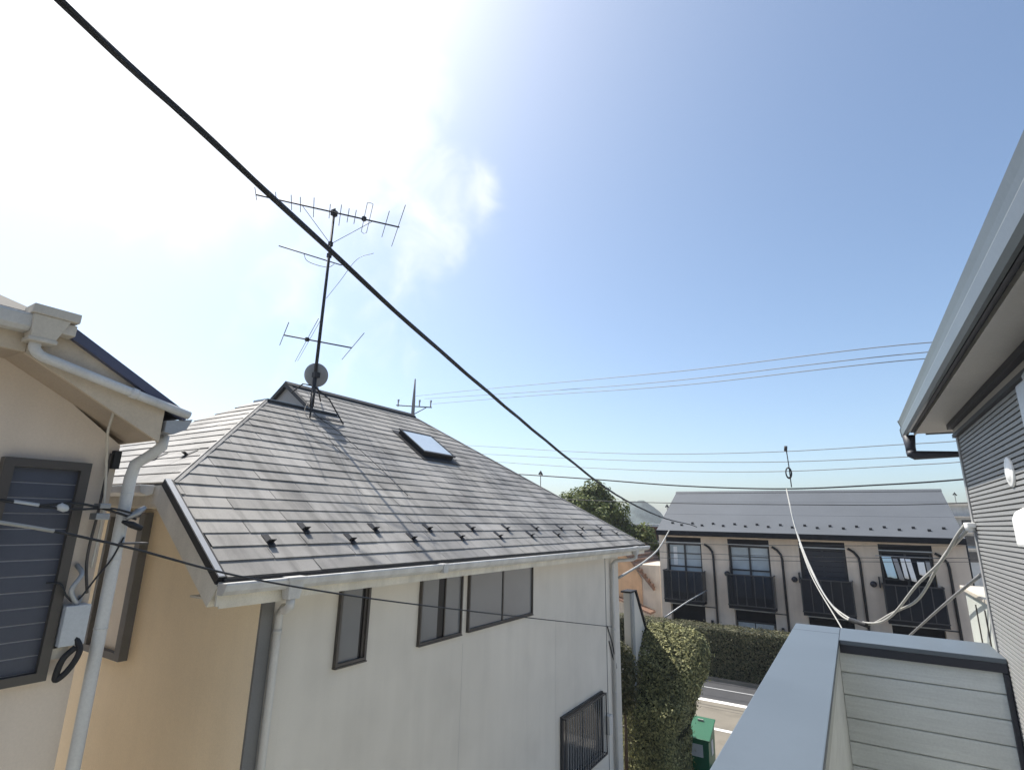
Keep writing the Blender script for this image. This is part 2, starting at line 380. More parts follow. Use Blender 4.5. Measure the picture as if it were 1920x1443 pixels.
# hip strips, ridge and gablet
def strip(a, b, w, t, m, nm, parent=roof, n1=None, n2=None):
    a = Vector(a); b = Vector(b); d = (b-a).normalized(); mb = MB()
    for n in (n1, n2):
        n = Vector(n).normalized(); e = d.cross(n).normalized()
        o = Vector(n1)+Vector(n2)
        if e.dot(Vector(n1 if n is None else n)-Vector(n)) < 0: pass
        e = -e if e.dot(o) > 0 else e
        mb.prism([a+n*.014, b+n*.014, b+n*.014+e*w, a+n*.014+e*w], n*t)
    return build(mb, nm, m, parent)
NF = (T, 0, 1); NH = (0, -HT, 1); NR = (-T, 0, 1); NFAR = (0, (RZ-EZ)/(EY1-RY1), 1)
strip(VT, (DKX, DKY, DKZ), .028, .004, 'slate', 'hip_strip', n1=NF, n2=NH)
strip((RX, RY1, RZ), (EX, EY1, EZ), .05, .006, 'slate', 'hip_strip', n1=NF, n2=NFAR)
rc = MB(); rc.prism([(RX+.08, GY-.05, RZ-.08*T+.012), (RX+.08, GY-.05, RZ-.08*T+.05), (RX, GY-.05, RZ+.055), (RX-.08, GY-.05, RZ-.08*T+.05), (RX-.08, GY-.05, RZ-.08*T+.012)], (0, RY1-GY+.1, 0))
build(rc, 'ridge_cap', 'black_metal', H2)
gw = MB(); gw.prism([(RX, GY+.02, RZ-.03), (DKX-.05, GY+.02, DKZ-.02), (-8.58, GY+.02, DKZ-.02)], (0, .02, 0))
build(gw, 'gablet_wall', 'gable_grey', H2)
gr = MB()
for sx in (1, -1):
    q = [(RX, 0, RZ+.035), (RX+sx*.78, 0, DKZ+.0), (RX+sx*.78, 0, DKZ-.06), (RX, 0, RZ-.045)]
    gr.prism([(a, GY-.06, c) for a, b, c in q], (0, .075, 0))
build(gr, 'gablet_bargeboard', 'black_metal', H2)
dk = MB(); dk.prism([(DKX+.05, DKY-.02, DKZ-.012), (DKX+.05, GY, DKZ-.012), (-8.63, GY, DKZ-.012), (-7.47, DKY-.02, DKZ-.012)], (0, 0, .037))
dk.box(DKX-.02, DKX+.06, GY, GY+.5, DKZ-.02, DKZ+.02)
build(dk, 'gablet_flashing', 'flashing_grey', H2)
build(B(DKX+.052, DKX+.062, DKY-.02, GY+.45, DKZ-.06, DKZ+.012), 'flashing_edge', 'black_metal', H2)
# verge, fascia, soffit, gutter
d = Vector((VT[0]-EX, 0, VT[2]-EZ)).normalized(); nrm = Vector((SN, 0, CS))
a0 = Vector((EX, EY0, EZ)); b0 = Vector(VT)
def vb(y0, y1, h0, h1, nm, m, e0=0., e1=0.):
    p = [a0+d*-e0+nrm*h0, b0+d*e1+nrm*h0, b0+d*e1+nrm*h1, a0+d*-e0+nrm*h1]
    p = [Vector((q.x, y0, q.z)) for q in p]; mb = MB(); mb.prism(p, (0, y1-y0, 0)); return build(mb, nm, m, H2)
vb(EY0-.075, EY0-.028, .016, .028, 'verge_flashing', 'flashing_grey', .0, .02)
vb(EY0-.072, EY0-.002, -.05, .0155, 'verge_drip', 'black_metal', .0, .03)
vb(EY0-.06, EY0+.03, -.24, -.052, 'bargeboard', 'fascia', .03, .05)
vs = MB(); vs.prism([(EX-.02, EY0-.02, EZ-.20), (VT[0]-.02, EY0-.02, VT[2]-.20), (VT[0]-.02, EY0-.02, VT[2]-.22), (EX-.02, EY0-.02, EZ-.22)], (0, WY0-EY0+.1, 0))
build(vs, 'verge_soffit', 'fascia', H2)
build(B(-10.6, VT[0]+.03, EY0-.03, EY0+.0, VT[2]-.2, VT[2]-.02), 'fascia', 'fascia', H2)
build(B(-10.6, VT[0]-.02, EY0+.001, WY0+.1, VT[2]-.22, VT[2]-.2), 'soffit', 'fascia', H2)
gp = [(EY0-.16, VT[2]-.02), (EY0-.15, VT[2]-.09), (EY0-.09, VT[2]-.12), (EY0-.035, VT[2]-.1), (EY0-.035, VT[2]-.02)]
g = MB(); g.prism([(VT[0]-.25, a, b) for a, b in gp], (-5.2, 0, 0)); build(g, 'gutter', 'pvc', H2, .008)
build(B(EX-.035, EX-.012, EY0-.05, EY1+.02, EZ-.2, EZ-.025), 'fascia', 'fascia', H2)
build(B(WX-.05, EX-.036, EY0+.01, EY1, EZ-.18, EZ-.165), 'soffit', 'fascia', H2)
build(B(EX-.01, EX+.02, EY0-.03, EY1+.02, EZ-.022, EZ+.001), 'drip_edge', 'black_metal', H2)
gp = [(EX-.010, EZ-.03), (EX+.105, EZ-.025), (EX+.11, EZ-.04), (EX+.095, EZ-.085), (EX+.06, EZ-.118), (EX-.0, EZ-.118), (EX-.010, EZ-.10)]
g = MB(); g.prism([(a, EY0-.06, b) for a, b in gp], (0, 2.6, 0)); g.prism([(a+.002, EY0+2.54, b-.003) for a, b in gp], (0, EY1+.1-EY0-2.54, 0))
gut = build(g, 'gutter', 'pvc', H2, .006)
build(B(EX-.012, EX+.12, 5.02, 5.1, EZ-.124, EZ-.022), 'gutter_joiner', 'pvc', H2, .006)
for yh, yp in ((3.07, 3.30), (11.75, 11.47)):
    hp = MB(); hp.prism([(EX-.02, yh-.09, EZ-.02), (EX+.13, yh-.09, EZ-.02), (EX+.13, yh+.09, EZ-.02), (EX-.02, yh+.09, EZ-.02)], (0, 0, -.03))
    hp.add([(EX-.01, yh-.075, EZ-.05), (EX+.115, yh-.075, EZ-.05), (EX+.115, yh+.075, EZ-.05), (EX-.01, yh+.075, EZ-.05),
            (EX+.01, yh-.055, EZ-.2), (EX+.09, yh-.055, EZ-.2), (EX+.09, yh+.055, EZ-.2), (EX+.01, yh+.055, EZ-.2)],
           [(0, 1, 2, 3), (4, 7, 6, 5), (0, 4, 5, 1), (1, 5, 6, 2), (2, 6, 7, 3), (3, 7, 4, 0)])
    build(hp, 'rainwater_hopper', 'pvc', H2, .006)
    dp = MB(); dp.tube([(EX+.05, yh, EZ-.19), (EX+.05, yh, EZ-.26), (EX-.02, yh+.02*(yp-yh), EZ-.30), (WX+.12, yp-.04*(yp-yh), EZ-.33), (WX+.055, yp, EZ-.40), (WX+.055, yp, -1.0), (WX+.055, yp, G)], .036, 12)
    o = build(dp, 'downpipe', 'pvc', H2)
    for zc in (-1.02, -2.2, -3.4):
        build(MB().cyl((WX+.055, yp, zc-.02), (WX+.055, yp, zc+.02), .0405, n=12), 'pipe_joint', 'pvc', o)

# windows on the long wall
def window(y0, y1, z0, z1, fw, kind, fm='brown_frame'):
    x = WX
    fb = MB()
    fb.box(x, x+.045, y0, y1, z0, z0+fw); fb.box(x, x+.045, y0, y1, z1-fw, z1)
    fb.box(x, x+.045, y0, y0+fw, z0+fw, z1-fw); fb.box(x, x+.045, y1-fw, y1, z0+fw, z1-fw)
    w = build(fb, 'window', fm, H2)
    build(B(x, x+.055, y0-.004, y1+.004, z0-.016, z0-.002), 'sill', fm, w)
    if kind == 'single':
        build(B(x+.003, x+.014, y0+fw, y1-fw-.07, z0+fw, z1-fw), 'pane', 'pane_frost', w)
        build(B(x+.003, x+.010, y1-fw-.07, y1-fw-.03, z0+fw, z1-fw), 'pane', 'black_strip', w)
        build(B(x+.003, x+.024, y1-fw-.03, y1-fw, z0+fw, z1-fw), 'stile', fm, w)
    elif kind == 'open':
        m1 = y0+(y1-y0)*.42; m2 = m1+.13
        build(B(x+.003, x+.014, y0+fw, m1, z0+fw, z1-fw), 'pane', 'pane_frost', w)
        build(B(x+.003, x+.009, m1, m2, z0+fw, z1-fw), 'pane', 'black_strip', w)  # near-black strip painting the darkness of the open gap between the sashes
        build(B(x+.003, x+.022, m2, m2+.022, z0+fw, z1-fw), 'stile', fm, w)
        build(B(x+.003, x+.018, m2+.022, y1-fw, z0+fw, z1-fw), 'pane', 'pane_frost', w)
    else:
        m1 = (y0+y1)/2; pf = 'pane_dark' if kind == 'dark' else 'pane_frost'
        build(B(x+.003, x+.014, y0+fw, m1-.015, z0+fw, z1-fw), 'pane', pf, w)
        build(B(x+.003, x+.026, m1-.015, m1+.015, z0+fw, z1-fw), 'stile', fm, w)
        build(B(x+.003, x+.020, m1+.015, y1-fw, z0+fw, z1-fw), 'pane', pf, w)
    return w
window(4.02, 4.43, -1.47, -.71, .03, 'single')
window(5.27, 6.11, -1.475, -.68, .022, 'open')
window(6.26, 8.02, -1.465, -.69, .022, 'slide')
w = window(9.06, 10.85, -4.33, -3.23, .05, 'dark', 'dark_frame')
gx = WX+.10
fb = MB(); fb.box(gx, gx+.02, 9.06, 10.85, -3.27, -3.245); fb.box(gx, gx+.02, 9.06, 10.85, -4.31, -4.285)
for yy in (9.06, 10.825): fb.box(gx, gx+.02, yy, yy+.025, -4.285, -3.27); fb.box(WX+.045, gx, yy, yy+.025, -4.3, -4.28); fb.box(WX+.045, gx, yy, yy+.025, -3.27, -3.25)
gl = build(fb, 'window_grille', 'dark_frame', H2)
for i in range(17):
    yy = 9.14+i*.1
    build(B(gx+.004, gx+.016, yy, yy+.013, -4.285, -3.27), 'grille_bar', 'grille', gl)
# framed window on the tan end wall
fb = MB(); X0, X1, Z0, Z1 = -7.75, -6.85, -1.56, 0.0
fb.box(X1-.12, X1, WY0-.09, WY0, Z0, Z1); fb.box(X0, X0+.06, WY0-.09, WY0, Z0, Z1); fb.box(X0+.06, X1-.12, WY0-.09, WY0, Z0, Z0+.07); fb.box(X0+.06, X1-.12, WY0-.09, WY0, Z1-.06, Z1)
w = build(fb, 'window', 'corner_grey', H2)
build(B(X0+.06, X1-.12, WY0-.03, WY0-.005, Z0+.07, Z1-.06), 'pane', 'pane_tan', w)
# skylight
sy0, sy1 = 7.12, 7.98; s0, s1 = (EX+6.38)/CS, (EX+6.95)/CS
s0, s1 = (EX- -6.36)/CS, (EX- -6.97)/CS
sb = MB(); h0, h1 = .0, .14
def sbox(mb, ya, yb, sa, sb_, ha, hb):
    v = [fr(ya, sa, ha), fr(yb, sa, ha), fr(yb, sb_, ha), fr(ya, sb_, ha), fr(ya, sa, hb), fr(yb, sa, hb), fr(yb, sb_, hb), fr(ya, sb_, hb)]
    return mb.add(v, [(0, 3, 2, 1), (4, 5, 6, 7), (0, 1, 5, 4), (1, 2, 6, 5), (2, 3, 7, 6), (3, 0, 4, 7)])
sbox(sb, sy0, sy1, s0, s1, 0, .085)
for q in ((sy0-.02, sy1+.02, s0-.03, s0+.02), (sy0-.02, sy1+.02, s1-.02, s1+.03), (sy0-.02, sy0+.02, s0+.02, s1-.02), (sy1-.02, sy1+.02, s0+.02, s1-.02)):
    sbox(sb, *q, .086, .108)
skl = build(sb, 'skylight', 'black_metal', H2)
pb = MB(); sbox(pb, sy0+.02, sy1-.02, s0+.02, s1-.02, .088, .101); build(pb, 'pane', 'skylight_glass', skl)
fl = MB(); sbox(fl, sy0-.1, sy1+.1, s0-.16, s1+.1, .02, .024); build(fl, 'skylight_flashing', 'black_metal', skl)
# snow guards: two staggered rows on the front slope, a row on the end slope
def guard(pl, a, s, w=.036, m='black_metal'):
    mb = MB(); h = .064
    v = [pl(a-w, s-.06, .018), pl(a+w, s-.06, .018), pl(a+w, s+.12, .010), pl(a-w, s+.12, .010)]
    t = [pl(a-w, s-.06, .022), pl(a+w, s-.06, .022), pl(a+w, s+.12, .014), pl(a-w, s+.12, .014)]
    mb.add(v+t, [(0, 3, 2, 1), (4, 5, 6, 7), (0, 1, 5, 4), (1, 2, 6, 5), (2, 3, 7, 6), (3, 0, 4, 7)])
    v = [pl(a-w, s, .02), pl(a+w, s, .02), pl(a+w, s+.006, .02), pl(a-w, s+.006, .02), pl(a-w*.9, s-.02, h), pl(a+w*.9, s-.02, h), pl(a+w*.9, s-.012, h), pl(a-w*.9, s-.012, h)]
    mb.add(v, [(0, 3, 2, 1), (4, 5, 6, 7), (0, 1, 5, 4), (1, 2, 6, 5), (2, 3, 7, 6), (3, 0, 4, 7)])
    return build(mb, 'snow_guard', m, roof)
ex = sr/25
for i in range(10): guard(fr, 3.06+i*.945, 2*ex+.03)
for i in range(9): guard(fr, 3.53+i*.935, 3*ex+.03)
guard(hf2, -6.05, 3*sh_/13+.03); guard(hf2, -6.75, 2*sh_/13+.03); guard(hf2, -6.7, 3*sh_/13+.03)
# small gear at the far corner
jb = MB(); jb.box(WX, WX+.1, 11.02, 11.2, -4.05, -3.72); build(jb, 'junction_box', 'pvc', H2, .01)
jb = MB(); jb.tube(spline([(WX+.01, 11.22, -2.1), (WX+.05, 11.4, -2.5), (WX+.08, 11.5, -2.95), (WX+.03, 11.42, -2.7), (WX+.01, 11.3, -2.4)]), .012, 6)
build(jb, 'cable_loop', 'cable_black', H2)

# lean-to wing wall beyond the far corner
LW = thing('lean_to_wall', 'white lean-to wall with sloping dark coping beyond the pale house', 'wall', -4.75, 13.3, G)
b_ = MB(); b_.prism([(-4.62, 12.72, G), (-4.62, 12.72, -1.60), (-4.62, 13.05, -1.60), (-4.62, 14.2, -3.2), (-4.62, 14.2, G)], (-.16, 0, 0)); build(b_, 'wall', 'wall_white', LW)
b_ = MB(); b_.prism([(-4.58, 12.66, -1.598), (-4.58, 13.07, -1.598), (-4.58, 14.25, -3.24), (-4.58, 14.25, -3.19), (-4.58, 13.1, -1.56), (-4.58, 12.66, -1.56)], (-.24, 0, 0)); build(b_, 'coping', 'black_metal', LW)
build(B(-4.618, -4.57, 12.7, 12.86, G, -1.6), 'post', 'flashing_grey', LW)

# ------------------------------------------------------------------ antenna mast on the roof
AM = thing('antenna_mast', 'tall roof mast with three aerials and a satellite dish above the slates', 'antenna', -7.2, 5.36, DKZ)
mx, my = -7.2, 5.36
build(MB().tube([(mx, my, DKZ+.02), (mx, my, 3.3), (mx, my, 5.32)], .02, 10, [.028, .026, .021]), 'mast', 'black_metal', AM)
build(MB().cyl((mx, my, 1.72), (mx, my, 2.2), .034, n=10), 'mast_sleeve', 'black_metal', AM)
for (a, b_) in (((-6.86, 5.1), 1.46), ((-6.86, 5.75), 1.46), ((-7.55, 5.2), 1.92), ((-7.5, 5.75), 1.9)):
    pz = EZ+T*(EX-a[0])+.03
    build(MB().tube([(mx, my, 2.05), ((mx+a[0])/2, (my+a[1])/2, (2.05+pz)/2+.10), (a[0], a[1], pz)], .012, 6), 'stay_leg', 'black_metal', AM)
build(MB().tube([(-6.86, 5.1, 1.48), (-6.86, 5.75, 1.48)], .01, 6), 'stay_bar', 'black_metal', AM)
def rod(a, b, r=.006, nm='element', m='black_metal', par=AM): return build(MB().cyl(a, b, r, n=6), nm, m, par)
bd = Vector((.57, .82, 0)).normalized(); ed = Vector((-.80, .60, 0)).normalized()
zt = 5.22; A_ = Vector((-7.89, 4.30, zt)); Bm = Vector((-6.50, 6.28, zt)); bl = (Bm-A_)
rod(A_, Bm, .014, 'boom')
for t, l0, l1 in ((0, .22, .16), (.13, .22, .04), (.23, .24, .24), (.29, .24, .24), (.38, .32, .32), (.49, .24, .24), (.565, .3, .42), (.62, .24, .24), (.67, .24, .24), (.895, .46, .5), (.99, .76, .78)):
    c = A_+bl*t; rod(c-ed*l0, c+ed*l1, .006)
c1 = A_+bl*.735; c2 = A_+bl*.775; up = Vector((0, 0, .02))
build(MB().tube([c1-ed*.52+up, c1+ed*.5+up, c1+ed*.55+bl*.02+up, c2+ed*.5+up, c2-ed*.52+up, c1-ed*.54+bl*.02+up, c1-ed*.52+up], .005, 6), 'folded_dipole', 'black_metal', AM)
build(B(c1.x-.03, c1.x+.03, c1.y-.03, c1.y+.03, zt-.03, zt+.045), 'dipole_box', 'black_metal', AM)
build(B(mx-.035, mx+.035, my-.05, my+.05, zt-.04, zt+.06), 'clamp', 'black_metal', AM)
for t in (.30, .80): rod(A_+bl*t, (mx, my, 4.62), .005, 'boom_brace')
build(B(mx-.03, mx+.03, my-.03, my+.03, 4.58, 4.66), 'clamp', 'black_metal', AM)
rod((-7.67, 4.70, 4.4), (-7.30, 5.72, 4.4), .010, 'boom')
build(MB().tube(spline([(-7.54, 5.1, 4.4), (-7.58, 5.2, 4.33), (-7.5, 5.6, 4.36), (-7.38, 5.62, 4.4)]), .005, 6), 'folded_dipole', 'black_metal', AM)
build(B(mx-.03, mx+.03, my-.03, my+.03, 4.36, 4.44), 'clamp', 'black_metal', AM)
zl = 2.83; A2 = Vector((-7.47, 4.88, zl)); B2 = Vector((-7.0, 5.88, zl)); e2 = Vector((-.86, .48, 0)).normalized()
rod(A2, B2, .012, 'boom'); rod(A2-e2*.66, A2+e2*.60, .006); rod(B2-e2*.88, B2+e2*.80, .006)
c1 = A2.lerp(B2, .33)
build(MB().tube([c1-e2*1.1, c1+e2*1.5], .0045, 6), 'folded_dipole', 'black_metal', AM)
build(MB().tube([c1-e2*1.1+Vector((.02, .04, .02)), c1+e2*1.5+Vector((.02, .04, .02))], .0035, 6), 'folded_dipole', 'black_metal', AM)
build(B(c1.x-.025, c1.x+.025, c1.y-.025, c1.y+.025, zl-.03, zl+.03), 'dipole_box', 'black_metal', AM)
# dish, seen from behind
dc = Vector((-7.26, 5.42, 2.25)); dn = Vector((.60, -.57, -.48)).normalized()        # back of the dish looks this way
e1 = dn.cross(Vector((0, 0, 1))).normalized(); e3 = e1.cross(dn); mb = MB(); vs = []; NR_, NA = 6, 28
for side in (0, 1):
    for i in range(NR_+1):
        rr = .20*i/NR_
        for k in range(NA):
            an = 2*math.pi*k/NA
            vs.append(dc+e1*rr*math.cos(an)*.95+e3*rr*math.sin(an)*1.04+dn*(-.9*rr*rr-.008*side))
n0 = (NR_+1)*NA; fs = []
for i in range(NR_):
    for k in range(NA):
        k2 = (k+1) % NA
        fs.append((i*NA+k, (i+1)*NA+k, (i+1)*NA+k2, i*NA+k2)); fs.append((n0+i*NA+k, n0+i*NA+k2, n0+(i+1)*NA+k2, n0+(i+1)*NA+k))
for k in range(NA): fs.append((NR_*NA+k, n0+NR_*NA+k, n0+NR_*NA+(k+1) % NA, NR_*NA+(k+1) % NA))
mb.add(vs, fs, True); dish = build(mb, 'satellite_dish', 'dish_grey', AM)
build(B(-7.25, -7.16, 5.33, 5.43, 2.2, 2.29), 'dish_bracket', 'black_metal', dish, .01)
build(MB().tube([dc-e3*.19, dc-dn*.2-e3*.22, dc-dn*.3-e3*.05], .01, 6), 'dish_arm', 'black_metal', dish)
build(MB().tube(spline([(mx+.03, my+.02, 3.6), (mx+.03, my+.25, 4.0), (-6.9, 5.75, 4.45), (-6.75, 5.95, 4.6)]), .004, 6), 'aerial_lead', 'cable_black', AM)
build(MB().tube(spline([(mx, my-.03, 1.9), (-7.05, 5.3, 1.6), (-6.6, 5.42, 1.29), (-5.9, 5.55, .80), (-5.2, 5.6, .30)]), .005, 6), 'aerial_lead', 'cable_black', AM)
build(MB().tube(spline([(mx, my-.03, 1.85), (-7.0, 5.1, 1.57), (-6.5, 5.05, 1.21), (-5.9, 5.1, .79)]), .004, 6), 'aerial_lead', 'cable_black', AM)

# ------------------------------------------------------------------ cream house at the left edge
H1 = thing('cream_house', 'cream rendered house with dark shutter and bent gutter pipe at left edge', 'house', -6.5, -1.2, G)
X1w = -4.2; YC = 1.64
wl = MB(); wl.prism([(X1w, -5, G), (X1w, YC, G), (X1w, YC, .44), (X1w, 1.1, .84), (X1w, .93, .92), (X1w, -5, .92)], (-5, 0, 0)); build(wl, 'wall', 'wall_cream', H1)
FX = -3.85
fb = MB(); fb.prism([(FX, .95, .86), (FX, 1.72, .455), (FX, 1.72, .675), (FX, 1.10, 1.03), (FX, .95, 1.03)], (-.03, 0, 0)); build(fb, 'bargeboard', 'fascia_tan', H1)
build(B(FX-.03, FX, -5, .947, .865, 1.0), 'fascia', 'fascia_tan', H1)
sf = MB(); sf.prism([(FX-.031, -5, .89), (FX-.031, .95, .89), (FX-.031, .95, .875), (FX-.031, -5, .875)], (-.4, 0, 0))
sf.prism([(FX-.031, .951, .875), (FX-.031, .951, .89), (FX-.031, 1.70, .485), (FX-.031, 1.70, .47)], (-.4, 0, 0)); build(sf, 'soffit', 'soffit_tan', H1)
build(B(-8, FX-.031, 1.70, 1.73, .47, .62), 'fascia', 'fascia_tan', H1)
r1 = MB()
P_ = [(FX+.02, -5, 1.06), (FX+.02, 1.09, 1.075), (FX+.02, 1.84, .665), (-9, 1.84, .665), (-6.4, -1.6, 2.55), (-6.4, -5, 2.55), (-9, -5, 1.06)]
P_ = P_+[(p[0], p[1], p[2]-.035) for p in P_]
r1.add(P_, [(0, 1, 4, 5), (1, 2, 3, 4), (3, 6, 5, 4), (7, 12, 11, 8), (8, 11, 10, 9), (10, 11, 12, 13), (0, 7, 8, 1), (1, 8, 9, 2), (2, 9, 10, 3), (3, 10, 13, 6), (0, 5, 12, 7), (5, 6, 13, 12)])
build(r1, 'roof', 'slate_dark', H1)
vf = MB(); vf.prism([(FX+.04, 1.07, 1.095), (FX+.04, 1.86, .665), (FX+.04, 1.84, .615), (FX+.04, 1.06, 1.03)], (-.055, 0, 0)); build(vf, 'verge_flashing', 'navy_flashing', H1)
for k in range(5):
    build(B(FX-.02, FX+.035+.0, -1.6+k*.53, -1.08+k*.53, 1.062+.002*k, 1.085), 'slate', 'slate', H1)
gpp = [(FX+.004, .965), (FX+.004, 1.05), (FX+.115, 1.06), (FX+.12, 1.045), (FX+.11, .985), (FX+.085, .963)]
g = MB(); g.prism([(a, -5, b) for a, b in gpp], (0, 5.92, 0)); build(g, 'gutter', 'pvc', H1, .006)
hp = MB(); hp.box(FX+.0, FX+.15, .90, 1.12, 1.06, 1.115)
hp.add([(FX+.002, .91, 1.06), (FX+.14, .91, 1.06), (FX+.14, 1.08, 1.06), (FX+.002, 1.08, 1.06), (FX+.012, .925, .93), (FX+.12, .925, .93), (FX+.12, 1.035, .93), (FX+.012, 1.035, .93)],
       [(0, 1, 2, 3), (4, 7, 6, 5), (0, 4, 5, 1), (1, 5, 6, 2), (2, 6, 7, 3), (3, 7, 4, 0)])
hp.box(FX+.01, FX+.125, .915, 1.045, .91, .935); hp.box(FX+.02, FX+.12, 1.05, 1.12, .985, 1.05)
build(hp, 'rainwater_hopper', 'pvc_beige', H1, .006)
p = spline([(FX+.065, .965, .925), (FX+.065, .968, .88), (FX+.06, 1.0, .85), (FX+.055, 1.08, .83)], 5)+[Vector((FX+.05, 1.5, .735)), Vector((FX+.04, 1.86, .655))]
o = build(MB().tube(p, .029, 12), 'downpipe', 'pvc', H1)
build(MB().tube([(FX+.05, 1.48, .7395), (FX+.05, 1.52, .7305)], .034, 12), 'pipe_joint', 'pvc', o)
g2 = MB(); g2.prism([(FX+.02, 1.735, .60), (FX+.02, 1.735, .525), (FX+.02, 1.79, .515), (FX+.02, 1.87, .56), (FX+.02, 1.90, .635)], (-4.2, 0, 0)); build(g2, 'gutter', 'flashing_grey', H1)
p = [(-3.98, 1.80, .52), (-3.98, 1.80, .44), (-4.02, 1.76, .38), (-4.12, 1.72, .32), (-4.13, 1.71, .22), (-4.13, 1.71, -.5), (-4.13, 1.71, -1.06), (-4.13, 1.71, G)]
o = build(MB().tube(p, .037, 14), 'downpipe', 'pvc', H1)
for zc in (.12, -.30, -.72, -2.0): build(MB().cyl((-4.13, 1.71, zc-.004), (-4.13, 1.71, zc+.004), .0395, n=14), 'pipe_joint', 'pvc', o)
build(B(X1w, X1w+.05, 1.60, 1.64, .28, .40), 'cable_box', 'black_metal', H1)
build(MB().tube(spline([(FX-.05, 1.45, .62), (-3.98, 1.47, .50), (-4.13, 1.55, .34), (-4.15, 1.60, .0), (-4.15, 1.60, -.35)]), .008, 6), 'wall_cable', 'pvc_beige', H1)
build(MB().tube(spline([(-4.17, 1.585, .38), (-4.17, 1.58, .0), (-4.16, 1.57, -.3), (-4.14, 1.60, -.5)]), .009, 6), 'wall_cable', 'brown_frame', H1)
# shuttered window
fb = MB(); y0, y1, z0, z1 = 1.05, 1.48, -.97, .30; fw = .052
fb.box(X1w, X1w+.07, y0, y1, z0, z0+.05); fb.box(X1w, X1w+.07, y0, y1, z1-fw, z1); fb.box(X1w, X1w+.07, y1-fw, y1, z0+.05, z1-fw); fb.box(X1w, X1w+.07, y0, y0+fw, z0+.05, z1-fw)
w = build(fb, 'window', 'brown_frame', H1)
ns = 13; hh = (z1-fw-z0-.05)/ns
for i in range(ns):
    za = z0+.05+i*hh
    sb_ = MB(); sb_.prism([(X1w+.0265, y0+fw, za+.004), (X1w+.034, y0+fw, za+.006), (X1w+.031, y0+fw, za+hh-.002), (X1w+.0265, y0+fw, za+hh-.002)], (0, y1-y0-2*fw, 0))
    sl_ = build(sb_, 'shutter_slat', 'shutter', w)
build(B(X1w+.004, X1w+.026, y0+fw, y1-fw, z0+.05, z1-fw), 'shutter_backing', 'shutter_edge', w)
# meter box and clamp gear beside the window
mbx = MB(); mbx.box(X1w, X1w+.11, 1.49, 1.62, -.79, -.56); build(mbx, 'meter_box', 'grey_plastic', H1, .006)
build(B(X1w, X1w+.06, 1.47, 1.56, -.86, -.80), 'meter_base', 'pvc_beige', H1)
build(MB().tube(spline([(X1w+.09, 1.57, -.74), (X1w+.12, 1.60, -.82), (X1w+.11, 1.56, -.93), (X1w+.09, 1.52, -.97), (X1w+.10, 1.53, -.86), (X1w+.11, 1.58, -.80)]), .018, 8), 'cable_coil', 'black_metal', H1)
build(MB().tube(spline([(X1w+.02, 1.53, -.33), (X1w+.09, 1.54, -.38), (X1w+.10, 1.50, -.47), (X1w+.08, 1.55, -.55), (X1w+.03, 1.58, -.52)]), .014, 8), 'cable_hook', 'flashing_grey', H1)
build(MB().tube(spline([(X1w+.06, 1.38, -.42), (X1w+.09, 1.44, -.43), (X1w+.1, 1.48, -.5), (X1w+.08, 1.54, -.54), (X1w+.1, 1.62, -.4), (X1w+.1, 1.68, -.3), (X1w+.12, 1.72, -.16)]), .006, 6), 'wall_cable', 'cable_black', H1)
build(B(X1w+.06, X1w+.16, 1.70, 1.86, -.205, -.195), 'cable_shelf', 'brown_frame', H1)

# ------------------------------------------------------------------ our own house at the right: wall, eave, gutter
H3 = thing('ribbed_house', 'house with fine ribbed grey metal siding and deep eave at right edge', 'house', 3.5, 0, G)
XW, YW = .73, 5.0
build(B(XW+.02, 7, -6, YW, G, .70), 'wall', 'siding', H3)
sb_ = MB(); zz = -1.62; pitch = .0275; prof = []
while zz < .665:
    prof += [(XW, zz), (XW, zz+pitch-.009), (XW+.016, zz+pitch-.0085), (XW+.016, zz+pitch-.0003)]; zz += pitch
vs = []; fs = []
for q in prof: vs += [(q[0], YW-.045, q[1]), (q[0], -6, q[1])]
for i in range(len(prof)-1): fs.append((2*i, 2*i+2, 2*i+3, 2*i+1))
sb_.add(vs, fs); build(sb_, 'ribbed_siding', 'siding', H3)
build(B(XW-.008, XW+.02, YW-.044, YW+.012, G, .69), 'corner_trim', 'siding', H3)
build(B(XW-.004, XW+.02, -6, YW-.046, G, -1.625), 'lower_cladding', 'plank_edge', H3)
for i, (za, zb, xo, m) in enumerate(((.655, .68, .025, 'trim_dark'), (.682, .72, .014, 'soffit'), (.722, .758, .045, 'trim_dark'))):
    build(B(XW-xo, XW+.02, -6, YW+.02+.01*i, za, zb), 'frieze_trim', m, H3)
SZ = .76
build(B(.535, 7, -6, 5.44, SZ, SZ+.02), 'soffit', 'soffit', H3)
build(B(.521, .534, -6, 5.45, SZ-.010, SZ+.02), 'soffit_lip', 'soffit', H3)
build(B(.500, .5205, -6, 5.445, SZ+.012, SZ+.14), 'fascia', 'trim_dark', H3)  # dark board added to paint in the shadowed gap behind the gutter
gp = [(.474, .738), (.455, .730), (.442, .75), (.436, .80), (.446, .822), (.440, .845), (.430, .875), (.438, .88), (.452, .85), (.474, .85)]
g = MB(); g.prism([(a, -6, b) for a, b in gp], (0, 11.46, 0)); gt = build(g, 'gutter', 'gutter_metal', H3)
build(MB().prism([(a-.004 if a < .48 else a, 5.46, b+(-.004 if b < .78 else .004)) for a, b in gp], (0, .02, 0)), 'end_cap', 'gutter_metal', gt)
rf = MB(); rf.prism([(.462, -6, .876), (7.2, -6, 3.4), (7.2, -6, 3.43), (.462, -6, .892)], (0, 11.5, 0)); build(rf, 'roof', 'slate_dark', H3)
gb = MB(); gb.prism([(.60, 5.44, SZ-.01), (7, 5.44, SZ-.01), (7, 5.44, 3.30), (.60, 5.44, .95)], (0, .02, 0)); build(gb, 'gable_board', 'gutter_metal', H3)
